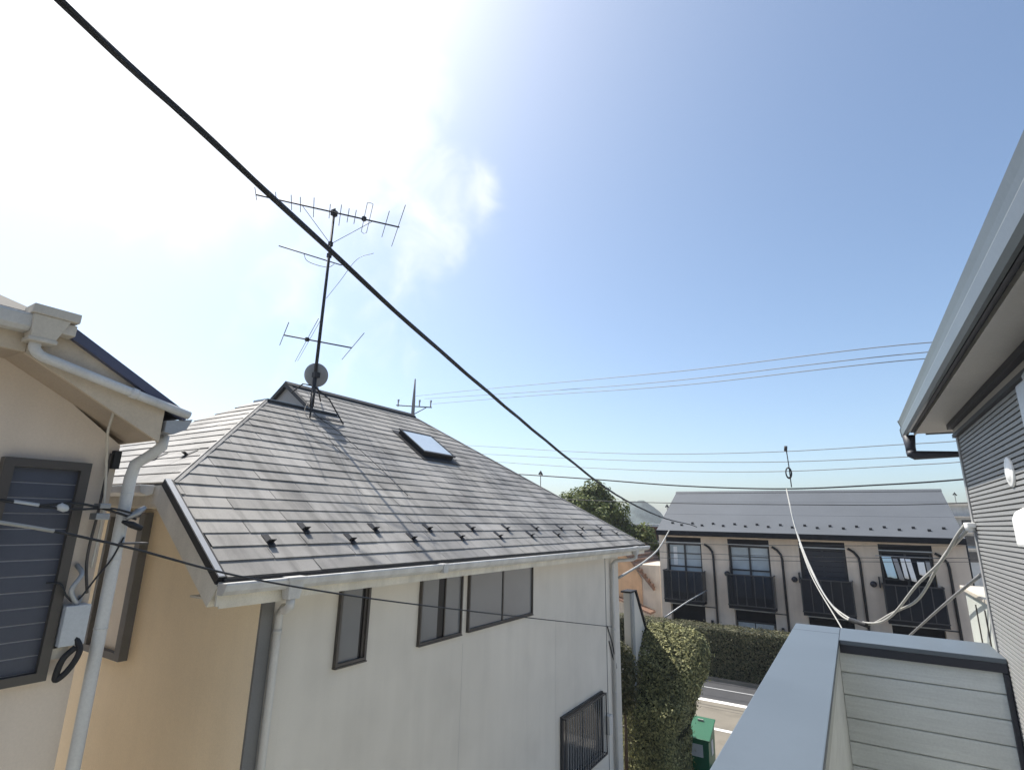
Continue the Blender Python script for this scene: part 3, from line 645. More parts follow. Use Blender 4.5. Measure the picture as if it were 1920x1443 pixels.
o = build(MB().tube([(.475, 5.34, .735), (.475, 5.34, .64), (.475, 5.335, .60)], .035, 12, [.045, .035, .035]), 'downpipe', 'trim_dark', H3)
build(MB().tube([(.475, 5.335, .60), (.475, 5.33, .585), (.49, 5.33, .573), (1.1, 5.30, .56), (1.1, 5.30, G)], .037, 12), 'downpipe', 'trim_dark', H3)
# fixtures on the siding
vs = MB(); n_ = 24; ring = lambda r_, x: [(x, 3.71+r_*math.cos(2*math.pi*k/n_), .295+r_*math.sin(2*math.pi*k/n_)) for k in range(n_)]
prof = [(.078, XW), (.078, XW-.007), (.070, XW-.011), (.052, XW-.009), (.047, XW-.013), (.03, XW-.017), (.001, XW-.018)]
pv = []
for r_, x in prof: pv += ring(r_, x)
vs.add(pv, [(i*n_+k, i*n_+(k+1) % n_, (i+1)*n_+(k+1) % n_, (i+1)*n_+k) for i in range(len(prof)-1) for k in range(n_)], True)
build(vs, 'round_vent', 'white_plastic', H3)
hd = MB(); hd.prism([(XW, 2.95, -.07), (XW-.10, 2.95, -.07), (XW-.10, 2.95, .05), (XW-.085, 2.95, .085), (XW-.05, 2.95, .105), (XW, 2.95, .11)], (0, .42, 0))
build(hd, 'vent_hood', 'white_plastic', H3, .012)
bx = MB(); bx.box(XW-.06, XW, 2.5, 3.05, .40, .61); build(bx, 'meter_box', 'grey_plastic', H3, .01)
build(MB().tube([(XW-.03, 2.98, .605), (XW-.03, 3.0, .64), (XW-.02, 2.98, .66)], .012, 8), 'conduit', 'grey_plastic', H3)
build(MB().tube([(XW-.0, 4.96, .02), (XW-.05, 4.98, .02)], .028, 12), 'cable_gland', 'white_plastic', H3)
build(B(XW-.05, XW+.0, 4.91, 5.06, .015, .05), 'cable_bracket', 'white_plastic', H3, .008)

# ------------------------------------------------------------------ balcony parapet in the foreground
PP = thing('balcony_parapet', 'blue-grey metal capped balcony parapet with pale boards at lower right', 'parapet', .1, 3, G)
CZ = -.78; cx0, cx1 = -.49, -.175; fy0, fy1 = 4.74, 5.29
build(B(cx0+.04, cx1-.03, -2, fy1-.03, G, CZ-.02), 'parapet_wall', 'plank_edge', PP)
build(B(cx1-.03, XW-.002, fy0+.05, fy1-.03, G, CZ-.02), 'parapet_wall', 'plank_edge', PP)
def cap(poly, nm='cap'):
    mb = MB(); mb.prism([(a, b, CZ-.03) for a, b in poly], (0, 0, .03)); return build(mb, nm, 'cap_metal', PP, .004)
cap([(cx0, -2), (cx1, -2), (cx1, 4.991), (cx0, 4.991)])
build(B(cx0+.003, cx1-.003, 4.98, 5.01, CZ-.026, CZ-.012), 'cap_joint', 'trim_dark', PP)
cap([(cx0, 5.0), (cx1, 5.0), (cx1, fy1), (cx0, fy1)])
cap([(cx1+.002, fy0), (XW-.003, fy0), (XW-.003, fy1), (cx1+.002, fy1)])
build(B(cx1-.004, cx1-.0, -2, fy0-.0, CZ-.085, CZ-.031), 'cap_flange', 'plank_edge', PP)
build(B(cx1+.0, XW-.004, fy0+.002, fy0+.008, CZ-.085, CZ-.031), 'cap_flange', 'trim_dark', PP)
build(B(cx1-.028, cx1-.010, -2, fy0+.05, -2.0, CZ-.03), 'inner_lining', 'plank', PP)
zz = -.852; bh = .1445
for i in range(7):
    z1 = zz-i*bh-.001; z0 = z1-bh+.004
    if z0 < -1.9: z0 = -1.9
    mb = MB(); mb.prism([(cx1-.008, fy0+.048, z0), (cx1-.008, fy0+.034, z0+.002), (cx1-.008, fy0+.030, z0+.008), (cx1-.008, fy0+.032, z1-.006), (cx1-.008, fy0+.037, z1), (cx1-.008, fy0+.048, z1)], (XW-.02-cx1+.008, 0, 0))
    build(mb, 'board', 'plank', PP)
build(B(XW-.03, XW-.003, fy0+.0, fy0+.05, -1.9, CZ-.09), 'corner_trim', 'trim_dark', PP, .004)
build(B(cx1, XW, -2, fy0+.04, -2.0, -1.9), 'balcony_floor', 'grey_plastic', PP)

# pale balcony wall beyond our corner
NB = thing('balcony_wall', 'cream panelled balcony wall just beyond the ribbed siding corner', 'balcony', 1.2, 5.95, G)
build(B(.80, 1.7, 5.36, 6.5, G, -.53), 'wall', 'plank_edge', NB)
build(B(.77, 1.72, 5.34, 6.53, -.528, -.49), 'coping', 'pvc_beige', NB, .008)
for yy in (5.66, 6.03): build(B(.794, .80, yy, yy+.03, -2.4, -.60), 'panel_joint', 'brown_frame', NB)

# ------------------------------------------------------------------ apartment block
AP = thing('apartment_block', 'two-storey beige apartment block with dark balconies and grey roof', 'apartment block', -2.1, 27.5, G)
FY = 24.9; AX0, AX1 = -7.57, 3.31
build(B(AX0+.02, AX1-.02, 25.35, 31, G, -.42), 'wall', 'apt_wall', AP)
bays = [(-7.25, -5.72), (-4.62, -3.01), (-1.93, -.34), (.73, 2.34)]
pil = [(AX0, -7.25), (-5.72, -4.62), (-3.01, -1.93), (-.34, .73), (2.34, AX1)]
for i, (a, b_) in enumerate(pil): build(B(a, b_, FY, 25.34, G, -.50), 'pilaster', 'apt_wall', AP)
rf = MB(); er = (24.25, -.30); rr_ = (27.9, 1.54); bk = (31.6, -.30)
rf.prism([(-7.47, er[0], er[1]), (-7.47, rr_[0], rr_[1]), (-7.47, bk[0], bk[1]), (-7.47, bk[0], bk[1]-.10), (-7.47, rr_[0], rr_[1]-.12), (-7.47, er[0], er[1]-.10)], (10.72, 0, 0))
arf = build(rf, 'roof', 'apt_roof', AP)
sl_ = (rr_[1]-er[1])/(rr_[0]-er[0])
for t in (.40, .72):
    y_ = er[0]+(rr_[0]-er[0])*t; z_ = er[1]+sl_*(y_-er[0])
    build(MB().prism([(-7.46, y_, z_+.001), (-7.46, y_+.03, z_+.001+.03*sl_), (-7.46, y_+.03, z_+.004+.03*sl_), (-7.46, y_, z_+.006)], (10.7, 0, 0)), 'roof_seam', 'apt_roof', arf)
build(MB().prism([(-7.48, 27.78, 1.50), (-7.48, 28.02, 1.50), (-7.48, 27.9, 1.60)], (10.74, 0, 0)), 'ridge_cap', 'apt_roof', arf)
for i in range(23):
    x_ = -6.9+i*.44; y_ = er[0]+(.42 if i % 2 else .58); z_ = er[1]+sl_*(y_-er[0])
    build(B(x_-.05, x_+.05, y_, y_+.06, z_, z_+.085), 'snow_guard', 'black_metal', arf)
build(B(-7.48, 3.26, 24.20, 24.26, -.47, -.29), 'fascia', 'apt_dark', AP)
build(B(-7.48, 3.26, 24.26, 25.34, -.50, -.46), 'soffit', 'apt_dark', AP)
build(B(AX0, AX1, FY-.02, FY, -.58, -.51), 'frieze_trim', 'apt_wall', AP)
for bi, (a, b_) in enumerate(bays):
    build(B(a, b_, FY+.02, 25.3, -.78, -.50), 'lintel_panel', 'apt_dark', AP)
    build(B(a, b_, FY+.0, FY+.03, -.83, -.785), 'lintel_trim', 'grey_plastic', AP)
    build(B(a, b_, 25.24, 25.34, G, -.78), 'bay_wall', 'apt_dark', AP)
    # upper window
    z0, z1 = -3.0, -.86; m_ = (a+b_)/2; wy = 25.1
    fb = MB(); fb.box(a+.02, a+.09, wy, wy+.1, z0, z1); fb.box(b_-.09, b_-.02, wy, wy+.1, z0, z1); fb.box(a+.09, b_-.09, wy, wy+.1, z1-.06, z1); fb.box(a+.09, b_-.09, wy, wy+.1, z0, z0+.08)
    fb.box(m_-.035, m_+.035, wy-.005, wy+.1, z0+.08, z1-.06); fb.box(a+.09, b_-.09, wy+.01, wy+.09, -1.86, -1.80)
    if bi < 2: fb.box(a+.09, b_-.09, wy+.015, wy+.09, -1.30, -1.275)
    w = build(fb, 'window', 'dark_frame', AP)
    pm = ('apt_pane', 'apt_pane', 'apt_rail', 'apt_rail')[bi]
    for (p0, p1) in ((a+.09, m_-.035), (m_+.035, b_-.09)):
        build(B(p0, p1, wy+.05, wy+.06, -1.80, z1-.06), 'pane', pm, w); build(B(p0, p1, wy+.05, wy+.06, z0+.08, -1.86), 'pane', pm, w)
    if bi == 0: build(B(a+.25, a+.42, wy+.03, wy+.045, -1.78, -1.0), 'curtain', 'cloth_white', w)
    if bi == 2:
        for k in range(11): build(B(a+.09, b_-.09, wy-.02, wy+.0, z1-.07-(k+1)*.19, z1-.085-k*.19), 'shutter_slat', 'trim_dark', w)
    # balcony
    bz0, bz1 = -3.28, -1.95; by = 24.3
    o = build(B(a-.02, b_+.10, by+.02, FY, bz0, bz0+.12), 'balcony', 'apt_dark', AP)
    fb = MB(); fb.box(a-.04, b_+.12, by-.01, by+.03, bz1-.04, bz1); fb.box(a-.04, b_+.12, by-.01, by+.03, bz0+.121, bz0+.16)
    n_ = 5
    for k in range(n_+1):
        xx = a-.02+(b_+.10-a+.02-.03)*k/n_; fb.box(xx, xx+.03, by-.005, by+.025, bz0+.16, bz1-.04)
    fb.box(b_+.09, b_+.12, by+.03, FY, bz1-.04, bz1); fb.box(a-.04, a-.01, by+.03, FY, bz1-.04, bz1)
    build(fb, 'railing_frame', 'dark_frame', o)
    for k in range(n_):
        xx = a-.02+(b_+.10-a+.02-.03)*k/n_; x2 = a-.02+(b_+.10-a+.02-.03)*(k+1)/n_
        build(B(xx+.031, x2-.001, by+.005, by+.013, bz0+.16, bz1-.04), 'railing_panel', 'apt_smoke' if bi < 2 else 'apt_rail', o)
    build(B(b_+.10, b_+.108, by+.03, FY, bz0+.13, bz1-.041), 'railing_panel', 'apt_rail', o); build(B(a-.028, a-.02, by+.03, FY, bz0+.13, bz1-.041), 'railing_panel', 'apt_rail', o)
    # lower storey
    build(B(a, b_+.1, FY+.01, FY+.06, -3.40, -3.32), 'lintel_trim', 'grey_plastic', AP)
    if bi in (1, 3):
        w = MB(); w.box(a+.1, b_-.05, wy, wy+.05, -5.3, -3.82); w = build(w, 'window', 'dark_frame', AP)
        build(B(a+.16, m_-.02, wy-.012, wy-.001, -5.2, -3.88), 'pane', 'curtain', w); build(B(m_+.02, b_-.11, wy-.012, wy-.001, -5.2, -3.88), 'pane', 'curtain', w)
    else:
        build(B(a+.05, b_-.0, FY-.0, FY+.03, -4.28, -4.22), 'lower_rail', 'grey_plastic', AP)
        for k in range(6): build(B(a+.05, b_, FY+.2, FY+.215, -5.5+k*.21, -5.31+k*.21), 'lower_louvre', 'trim_dark', AP)
    build(B(a-.0, a+.08, FY+.001, 25.2, G, -3.34), 'bay_jamb', 'apt_wall', AP)
for xp, zt_, zb in ((-5.23, -1.2, G), (-2.56, -1.2, G), (.09, -1.15, G), (2.74, -1.2, G)):
    build(MB().tube([(xp-.34, FY-.05, zt_+.36), (xp-.16, FY-.06, zt_+.24), (xp-.03, FY-.06, zt_+.06), (xp, FY-.06, zt_-.12), (xp, FY-.06, zb)], .045, 8), 'downpipe', 'black_metal', AP)
    build(MB().tube([(xp-.22, FY-.05, -3.9), (xp-.22, FY-.05, G)], .05, 8), 'drain_pipe', 'black_metal', AP)
    build(B(xp-.6, xp-.0, FY-.03, FY-.001, -3.42, -3.385), 'band_trim', 'trim_dark', AP)
build(MB().tube([(3.36, 25.2, -.45), (3.36, 25.2, G)], .04, 8), 'downpipe', 'black_metal', AP)
for x_, z_ in ((-4.72, -2.0), (-2.19, -2.05), (.43, -2.03)):
    build(MB().tube([(x_, FY, z_), (x_, FY-.06, z_), (x_, FY-.12, z_-.02)], .11, 12, [.11, .11, .06]), 'vent_cap', 'trim_dark', AP)
    build(B(x_+.17, x_+.21, FY-.25, FY, z_-.1, z_+.28), 'balcony_hook', 'black_metal', AP)
# laundry on the last balcony
build(MB().tube([(.6, 24.32, -.98), (2.5, 24.32, -.98)], .016, 6), 'laundry_pole', 'steel', AP)
def cloth(x0, x1, z1, z0, m, nm, label, y=24.32, skew=.0):
    mb = MB(); nx, nz = 6, 6; vs = []
    for s_ in (0, 1):
        for j in range(nz+1):
            for i in range(nx+1):
                q = i/nx; w = j/nz
                vs.append((x0+(x1-x0)*q+skew*w, y-.02+.012*s_+.018*math.sin(q*9+x0*7)*w, z1+(z0-z1)*w+.015*math.sin(q*5+x0)*w))
    fs = []; k0 = (nx+1)*(nz+1)
    for j in range(nz):
        for i in range(nx):
            a = j*(nx+1)+i; fs.append((a, a+nx+1, a+nx+2, a+1)); fs.append((k0+a, k0+a+1, k0+a+nx+2, k0+a+nx+1))
    mb.add(vs, fs, True)
    for i in range(nx):
        mb.f.append([i, i+1, k0+i+1, k0+i]); mb.sm.append(False); b0_ = nz*(nx+1); mb.f.append([b0_+i+1, b0_+i, k0+b0_+i, k0+b0_+i+1]); mb.sm.append(False)
    build(mb, nm, m, label=label, cat='laundry', group='laundry on the last balcony')
for a in (('.78', .78, 1.06, -1.0, -1.72, 'cloth_blue', 'towel', 'pale blue towel hanging first from the left on the laundry pole', .10),
          ('', 1.10, 1.24, -1.06, -1.78, 'cloth_grey', 'shirt', 'dark grey shirt hanging right beside the pale blue towel', .12),
          ('', 1.32, 1.44, -1.03, -1.72, 'cloth_white', 'cloth', 'narrow white cloth hanging in the middle of the laundry pole', .06),
          ('', 1.47, 1.62, -1.05, -1.80, 'cloth_white', 'towel', 'long whitish towel hanging right of the narrow white cloth', .10),
          ('', 1.80, 2.0, -1.12, -1.58, 'cloth_white', 'cloth', 'short white square cloth hanging towards the right of the pole', .02),
          ('', 2.04, 2.16, -1.1, -1.62, 'cloth_grey', 'shirt', 'small grey shirt hanging last on the right of the pole', .03)):
    cloth(a[1], a[2], a[3], a[4], a[5], a[6], a[7], skew=a[8])

# ------------------------------------------------------------------ plants
def leaves(name, m, parent, pts, size, rng, jit=.9):
    mb = MB()
    for p, nrm in pts:
        n = (nrm+Vector((rng.uniform(-1, 1), rng.uniform(-1, 1), rng.uniform(-.6, 1.0)))*jit).normalized()
        t = n.cross(Vector((rng.uniform(-1, 1), rng.uniform(-1, 1), rng.uniform(-1, 1)))).normalized(); b = n.cross(t)
        s = size*rng.uniform(.6, 1.3); t *= s; b *= s*.5
        k = len(mb.v); mb.v += [tuple(p-t), tuple(p-b*.9+n*s*.12), tuple(p+t), tuple(p+b*.9+n*s*.12)]
        mb.f.append([k, k+1, k+2]); mb.f.append([k, k+2, k+3]); mb.sm += [False, False]
    o = build(mb, name, m, parent); o['kind'] = 'stuff'; return o
def block_points(n, x0, x1, y0, y1, z0, z1, rng, rnd=.35, bulge=0., faces=None, depth=.16, wob=.10):
    """points near the surface of a clipped block with rounded top edges and lumps"""
    o = []; lx, ly, lz = x1-x0, y1-y0, z1-z0
    A = {'f': lx*lz, 'r': ly*lz, 'l': ly*lz, 't': lx*ly, 'b': lx*lz}
    A = {k: v for k, v in A.items() if faces is None or k in faces}; tot = sum(A.values()); ks = list(A); ws = [A[k] for k in ks]
    for _ in range(n):
        k = rng.choices(ks, ws)[0]; q, w = rng.random(), rng.random()
        if k == 'f': p = Vector((x0+q*lx, y0, z0+w*lz)); nr = Vector((0, -1, 0))
        elif k == 'b': p = Vector((x0+q*lx, y1, z0+w*lz)); nr = Vector((0, 1, 0))
        elif k == 'r': p = Vector((x1, y0+q*ly, z0+w*lz)); nr = Vector((1, 0, 0))
        elif k == 'l': p = Vector((x0, y0+q*ly, z0+w*lz)); nr = Vector((-1, 0, 0))
        else: p = Vector((x0+q*lx, y0+w*ly, z1)); nr = Vector((0, 0, 1))
        c = Vector((min(max(p.x, x0+rnd), x1-rnd), min(max(p.y, y0+rnd), y1-rnd), min(p.z, z1-rnd)))
        dv = p-c
        if dv.length > rnd: p = c+dv.normalized()*rnd; nr = dv.normalized()
        if rnd > .5 and nr.z > .3: nr = (nr+Vector((0, 0, .5))).normalized()
        h = (p.z-z0)/lz
        if bulge and p.x > (x0+x1)/2: p.x += (p.x-(x0+x1)/2)/(lx/2)*bulge*max(min(h, .8)-.8, -.45)*1.3
        if bulge and h > .5:
            p.y += max(0, 1-(p.y-y0)/ly)*(h-.5)*1.9
            if k == 'f': nr = (nr+Vector((0, -.2, .75))).normalized()
        lump = math.sin(p.x*3.1+p.z*2.3+p.y)*math.sin(p.y*2.7+p.x*1.3)*math.sin(p.z*3.7+1)
        p = p+nr*(abs(lump)*wob-rng.random()**1.5*depth+.02+(rng.uniform(.04, .13) if rng.random() < .03 else 0))
        o.append((p, nr))
    return o
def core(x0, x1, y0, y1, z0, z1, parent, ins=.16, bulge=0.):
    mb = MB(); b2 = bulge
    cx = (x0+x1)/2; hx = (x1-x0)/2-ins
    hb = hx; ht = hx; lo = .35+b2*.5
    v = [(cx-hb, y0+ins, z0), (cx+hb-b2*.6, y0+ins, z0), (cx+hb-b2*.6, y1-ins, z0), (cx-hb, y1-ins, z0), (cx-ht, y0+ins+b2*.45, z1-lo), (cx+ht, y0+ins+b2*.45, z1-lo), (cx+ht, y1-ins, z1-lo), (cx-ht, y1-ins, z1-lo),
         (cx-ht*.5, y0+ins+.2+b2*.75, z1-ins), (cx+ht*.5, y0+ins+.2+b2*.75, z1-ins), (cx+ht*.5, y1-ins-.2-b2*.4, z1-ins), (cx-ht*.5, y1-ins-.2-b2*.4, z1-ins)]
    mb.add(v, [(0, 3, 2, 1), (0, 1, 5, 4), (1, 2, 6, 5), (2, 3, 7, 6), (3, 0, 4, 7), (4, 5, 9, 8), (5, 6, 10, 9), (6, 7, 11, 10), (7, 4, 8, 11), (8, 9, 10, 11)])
    return build(mb, 'dark_core', 'hedge_core', parent)  # solid near-black block added inside to stop views through the leaves
rp = random.Random(11)
HN = thing('hedge', 'tall rounded green hedge beside the pale house with a sunlit top', 'hedge', -3.9, 13.6, G)
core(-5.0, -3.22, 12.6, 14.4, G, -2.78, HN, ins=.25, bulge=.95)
leaves('foliage', 'leaf_hedge', HN, block_points(52000, -5.0, -3.22, 12.6, 14.4, G, -2.50, rp, .5, .95, 'frlt'), .036, rp, .62)
HFr = thing('hedge', 'long low clipped hedge with brownish top along the far road edge', 'hedge', -3, 23, G)
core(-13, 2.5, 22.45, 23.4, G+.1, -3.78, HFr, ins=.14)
pts_ = block_points(42000, -13, 2.5, 22.45, 23.4, G+.08, -3.78, rp, .14, 0, 'ft', .14, .05)
leaves('foliage', 'leaf_hedge_dark', HFr, pts_, .045, rp, .6)
SB = thing('shrub', 'small dark shrub against the far corner of the pale house', 'shrub', -4.75, 12.5, G)
sp = []
for _ in range(2600):
    v = Vector((rp.gauss(0, 1), rp.gauss(0, 1), rp.gauss(0, 1))).normalized()*rp.uniform(.6, 1)
    sp.append((Vector((-4.72+v.x*.35, 12.42+v.y*.32, -3.35+v.z*.75)), v))
leaves('foliage', 'leaf_hedge_dark', SB, sp, .045, rp)
build(MB().tube([(-4.72, 12.42, G), (-4.7, 12.42, -4.4), (-4.72, 12.44, -3.2)], .04, 8, [.05, .035, .015]), 'stem', 'bark', SB)

def tree(name, label, x, y, top, rad, hh, n_cl, n_lf, leaf, seed, m='leaf_tree', trunk_h=2.5, group=None):
    rg = random.Random(seed); t = thing(name, label, 'tree', x, y, G, group)
    cz = top-hh
    tr = MB(); tr.tube([(x, y, G), (x+.05, y, G+trunk_h*.6), (x-.05, y+.05, cz-hh*.3), (x, y, cz+hh*.3)], .2, 10, [.28, .22, .17, .06])
    cl = []
    for _ in range(n_cl):
        v = Vector((rg.gauss(0, 1), rg.gauss(0, 1), rg.gauss(0, 1))).normalized()
        q = rg.uniform(.45, .92)
        c = Vector((x+v.x*rad*q, y+v.y*rad*q, cz+v.z*hh*q+rg.uniform(-.1, .1)*hh)); cl.append((c, v, rg.uniform(.22, .40)*rad))
    for c, v, s in cl[::5]:
        tr.tube([(x, y, cz-hh*.5), tuple((Vector((x, y, cz))+c)/2), tuple(c)], .05, 6, [.09, .06, .02])
    build(tr, 'trunk', 'bark', t)
    pts = []
    for c, v, s in cl:
        for _ in range(n_lf):
            w = Vector((rg.gauss(0, 1), rg.gauss(0, 1), rg.gauss(0, 1))).normalized()
            pts.append((c+w*s*rg.uniform(.55, 1.05)*(Vector((1, 1, .75)).length/1.6), (w+v*.4+Vector((0, 0, .4))).normalized()))
    leaves('crown', m, t, pts, leaf, rg); return t
tree('evergreen_tree', 'round dark evergreen tree rising behind the slate roof hip', -14.8, 33, 2.5, 2.6, 2.7, 110, 330, .15, 5)
tree('evergreen_tree', 'lower dark tree sloping down beside the round evergreen tree', -12.0, 34, .0, 1.7, 1.9, 44, 260, .14, 6)

# ------------------------------------------------------------------ green collection box
GB = thing('waste_box', 'green waste collection box with a pale label beside the tall hedge', 'box', -3.65, 14.6, G)
gb = MB(); a, b_, c, d_ = -3.95, -3.42, 14.3, 14.95
v = [(a, c, G+.03), (b_, c, G+.03), (b_, d_, G+.03), (a, d_, G+.03), (a-.02, c-.02, -4.90), (b_+.02, c-.02, -4.90), (b_+.02, d_, -4.66), (a-.02, d_, -4.66)]
gb.add(v, [(0, 3, 2, 1), (4, 5, 6, 7), (0, 1, 5, 4), (1, 2, 6, 5), (2, 3, 7, 6), (3, 0, 4, 7)]); build(gb, 'body', 'green_plastic', GB, .015)
gb = MB(); v = [(a-.05, c-.05, -4.895), (b_+.05, c-.05, -4.895), (b_+.05, d_+.02, -4.63), (a-.05, d_+.02, -4.63)]; v += [(p[0], p[1], p[2]+.035) for p in v]
gb.add(v, [(0, 3, 2, 1), (4, 5, 6, 7), (0, 1, 5, 4), (1, 2, 6, 5), (2, 3, 7, 6), (3, 0, 4, 7)]); ld = build(gb, 'lid', 'green_plastic', GB, .01)
build(B(a+.2, b_-.2, 14.8, 14.84, -4.66, -4.61), 'lid_handle', 'cable_white', ld)
build(B(a+.10, b_-.12, c-.022, c-.012, -5.24, -4.98), 'label_plate', 'grey_plastic', GB, .003)
build(B(b_+.012, b_+.02, c+.25, c+.42, -5.25, -4.95), 'label_plate', 'grey_plastic', GB)
for x_ in (a+.04, b_-.1): build(B(x_, x_+.06, c+.05, d_-.05, G, G+.04), 'foot', 'black_metal', GB)

# ------------------------------------------------------------------ far houses
FH = thing('gabled_house', 'peach and cream gabled house with brown tiles between pale house and apartments', 'house', -11, 31, G)
build(B(-13.5, -9.0, 29.5, 34, G, -2.2), 'wall', 'far_wall', FH)
gb = MB(); gb.prism([(-12.8, 29.45, -4.2), (-10.0, 29.45, -4.2), (-10.0, 29.45, -2.9), (-11.1, 29.45, -1.35), (-12.8, 29.45, -2.6)], (0, .04, 0)); build(gb, 'gable_wall', 'far_peach', FH)
gb = MB(); gb.prism([(-11.1, 29.2, -1.2), (-9.3, 29.2, -3.3), (-9.3, 29.2, -3.45), (-11.1, 29.2, -1.38), (-13.4, 29.2, -3.0), (-13.4, 29.2, -2.85)], (0, 5, 0)); rfh = build(gb, 'roof', 'far_tile', FH)
for k in range(9):
    t = (k+.5)/9; x_ = -11.1+1.8*t; z_ = -1.2-2.1*t
    build(MB().tube([(x_, 29.15, z_+.02), (x_, 34.1, z_+.02)], .07, 6), 'tile_row', 'far_tile', rfh)
gb = MB(); gb.prism([(-11.4, 29.0, -3.9), (-9.2, 28.2, -4.4), (-9.2, 28.2, -4.5), (-11.4, 29.0, -4.0)], (0, .9, 0)); build(gb, 'porch_roof', 'far_tile', FH)
gb = MB(); gb.prism([(-9.9, 27.6, -4.75), (-8.2, 27.6, -5.2), (-8.2, 27.6, -5.26), (-9.9, 27.6, -4.81)], (0, 1.5, 0)); build(gb, 'carport_roof', 'apt_dark', FH)
GH = thing('grey_roofed_house', 'cream house with sloping grey roof left of the apartment block', 'house', -10.3, 36.5, G)
build(B(-12.5, -8.6, 35.5, 39, G, -2.3), 'wall', 'far_wall', GH)
gb = MB(); gb.prism([(-12.8, 35.2, -.9), (-8.2, 35.2, -2.6), (-8.2, 35.2, -2.75), (-12.8, 35.2, -1.1)], (0, 4, 0)); build(gb, 'roof', 'apt_roof', GH)
BH = thing('brown_building', 'dark red-brown flat building beyond the slate roof eave', 'building', -12.9, 42, G)
build(B(-15, -11.4, 40.5, 46, G, -.25), 'wall', 'far_brown', BH); build(B(-15.2, -11.2, 40.3, 46.2, -.25, -.08), 'roof_slab', 'far_grey', BH)
build(B(-12.4, -11.8, 40.42, 40.5, -1.4, -.8), 'window', 'pane_dark', BH)
RB = thing('far_block', 'pale grey far building glimpsed between apartment roof and ribbed siding', 'building', 8, 62, G)
build(B(5.8, 12, 60, 66, G, 2.0), 'wall', 'far_grey', RB); build(B(5.6, 12.2, 59.7, 66.2, 2.0, 2.25), 'roof_slab', 'far_wall', RB)
for k in range(3):
    o = build(B(5.75, 11.8, 59.3, 60, 1.0-k*1.3, 1.12-k*1.3), 'balcony', 'far_wall', RB)
    for j in range(3): build(B(6.2+j*1.8, 7.3+j*1.8, 59.95, 60, .0-k*1.3, .8-k*1.3), 'window', 'pane_dark', RB)
for x_, y_, h_, lb in ((-16.7, 30.2, 3.15, 'slender far aerial rising beyond the slate roof hip'), (-12.3, 43, 1.5, 'small aerial on the brown far building'), (8.0, 61, 3.2, 'tiny aerial on the pale grey far building')):
    t = thing('roof_aerial', lb, 'antenna', x_, y_, G, 'far roof aerials')
    build(MB().tube([(x_, y_, G), (x_, y_, h_)], .025, 6), 'mast', 'black_metal', t)
    build(MB().tube([(x_-.12, y_, h_-.25), (x_, y_, h_-.05), (x_+.12, y_, h_-.3)], .06, 6), 'aerial_head', 'black_metal', t)
hm = MB(); nh = 36; vs = []
for j in range(nh+1):
    for i in range(nh+1):
        q, w = i/nh, j/nh; hx_, hy_ = -170+q*95, 280+w*80
        b_ = math.exp(-(((hx_+105)/14)**2+((hy_-315)/22)**2))*17+math.exp(-(((hx_+140)/26)**2+((hy_-320)/24)**2))*14
        ed_ = min(q, 1-q, w, 1-w)*8; b_ *= min(1, ed_)
        vs.append((hx_, hy_, G-.2+b_*(.9+.1*math.sin(hx_*1.3)*math.sin(hy_*.9))+RNG.uniform(0, 1.8)*min(1, b_/3)))
hm.add(vs, [(j*(nh+1)+i, j*(nh+1)+i+1, (j+1)*(nh+1)+i+1, (j+1)*(nh+1)+i) for j in range(nh) for i in range(nh)], True)
build(hm, 'hill', 'hill_green', kind='structure')

# ------------------------------------------------------------------ utility poles and overhead lines
UP = thing('utility_pole', 'tapered concrete utility pole with crossarm behind the slate roof', 'utility pole', -27.2, 29.2, G)
px_, py_ = -27.2, 29.2
build(MB().tube([(px_, py_, G), (px_, py_, 6), (px_, py_, 8.6), (px_, py_, 10.35)], .15, 12, [.19, .15, .125, .05]), 'pole', 'pole_concrete', UP)
cdv = Vector((.83, .56, 0)); cc = Vector((px_, py_, 8.15))
build(MB().tube([cc-cdv*1.3+Vector((0, 0, .1)), cc+cdv*1.4], .045, 6), 'crossarm', 'black_metal', UP)
build(MB().tube([cc+cdv*.1-Vector((0, 0, .55)), cc+cdv*1.0], .035, 6), 'crossarm_brace', 'black_metal', UP)
for t in (-1.15, .45, 1.3):
    q = cc+cdv*t; build(MB().tube([q, q+Vector((0, 0, .3)), q+Vector((0, 0, .55))], .05, 8, [.05, .05, .09]), 'insulator', 'dish_grey', UP)
UR = thing('utility_pole', 'plain utility pole standing to the right behind the ribbed house', 'utility pole', 7.3, 19.5, G)
build(MB().tube([(7.3, 19.5, G), (7.3, 19.5, 6.2)], .15, 12, [.19, .13]), 'pole', 'pole_concrete', UR)
build(MB().tube([(6.4, 19.3, 4.9), (8.2, 19.7, 4.9)], .045, 6), 'crossarm', 'black_metal', UR)
def line(name, label, pts, rad, m, n=10, sides=6, group=None, cat='cable'):
    return build(MB().tube(spline(pts, n), rad, sides), name, m, label=label, cat=cat, group=group)
G_ = 'overhead lines to the utility pole'
line('overhead_line', 'topmost thin overhead line from utility pole insulator up to the right', [(-26.9, 29.1, 8.95), (-17.79, 25.79, 7.76), (-5.15, 21.22, 6.04), (2.62, 18.40, 5.15), (7, 19.4, 4.95)], .014, 'cable_grey', group=G_)
line('overhead_line', 'second thin overhead line just below the topmost one', [(-26.2, 29.3, 8.7), (-10.22, 23.1, 6.32), (-5.17, 21.23, 5.67), (2.43, 18.47, 4.90), (7.2, 19.4, 4.8)], .014, 'cable_grey', group=G_)
line('overhead_line', 'third thin overhead line, lowest of the upper three', [(-25.9, 29.9, 8.4), (-13.99, 24.42, 6.62), (-5.19, 21.23, 5.45), (2.39, 18.49, 4.72), (7.2, 19.4, 4.6)], .014, 'cable_grey', group=G_)
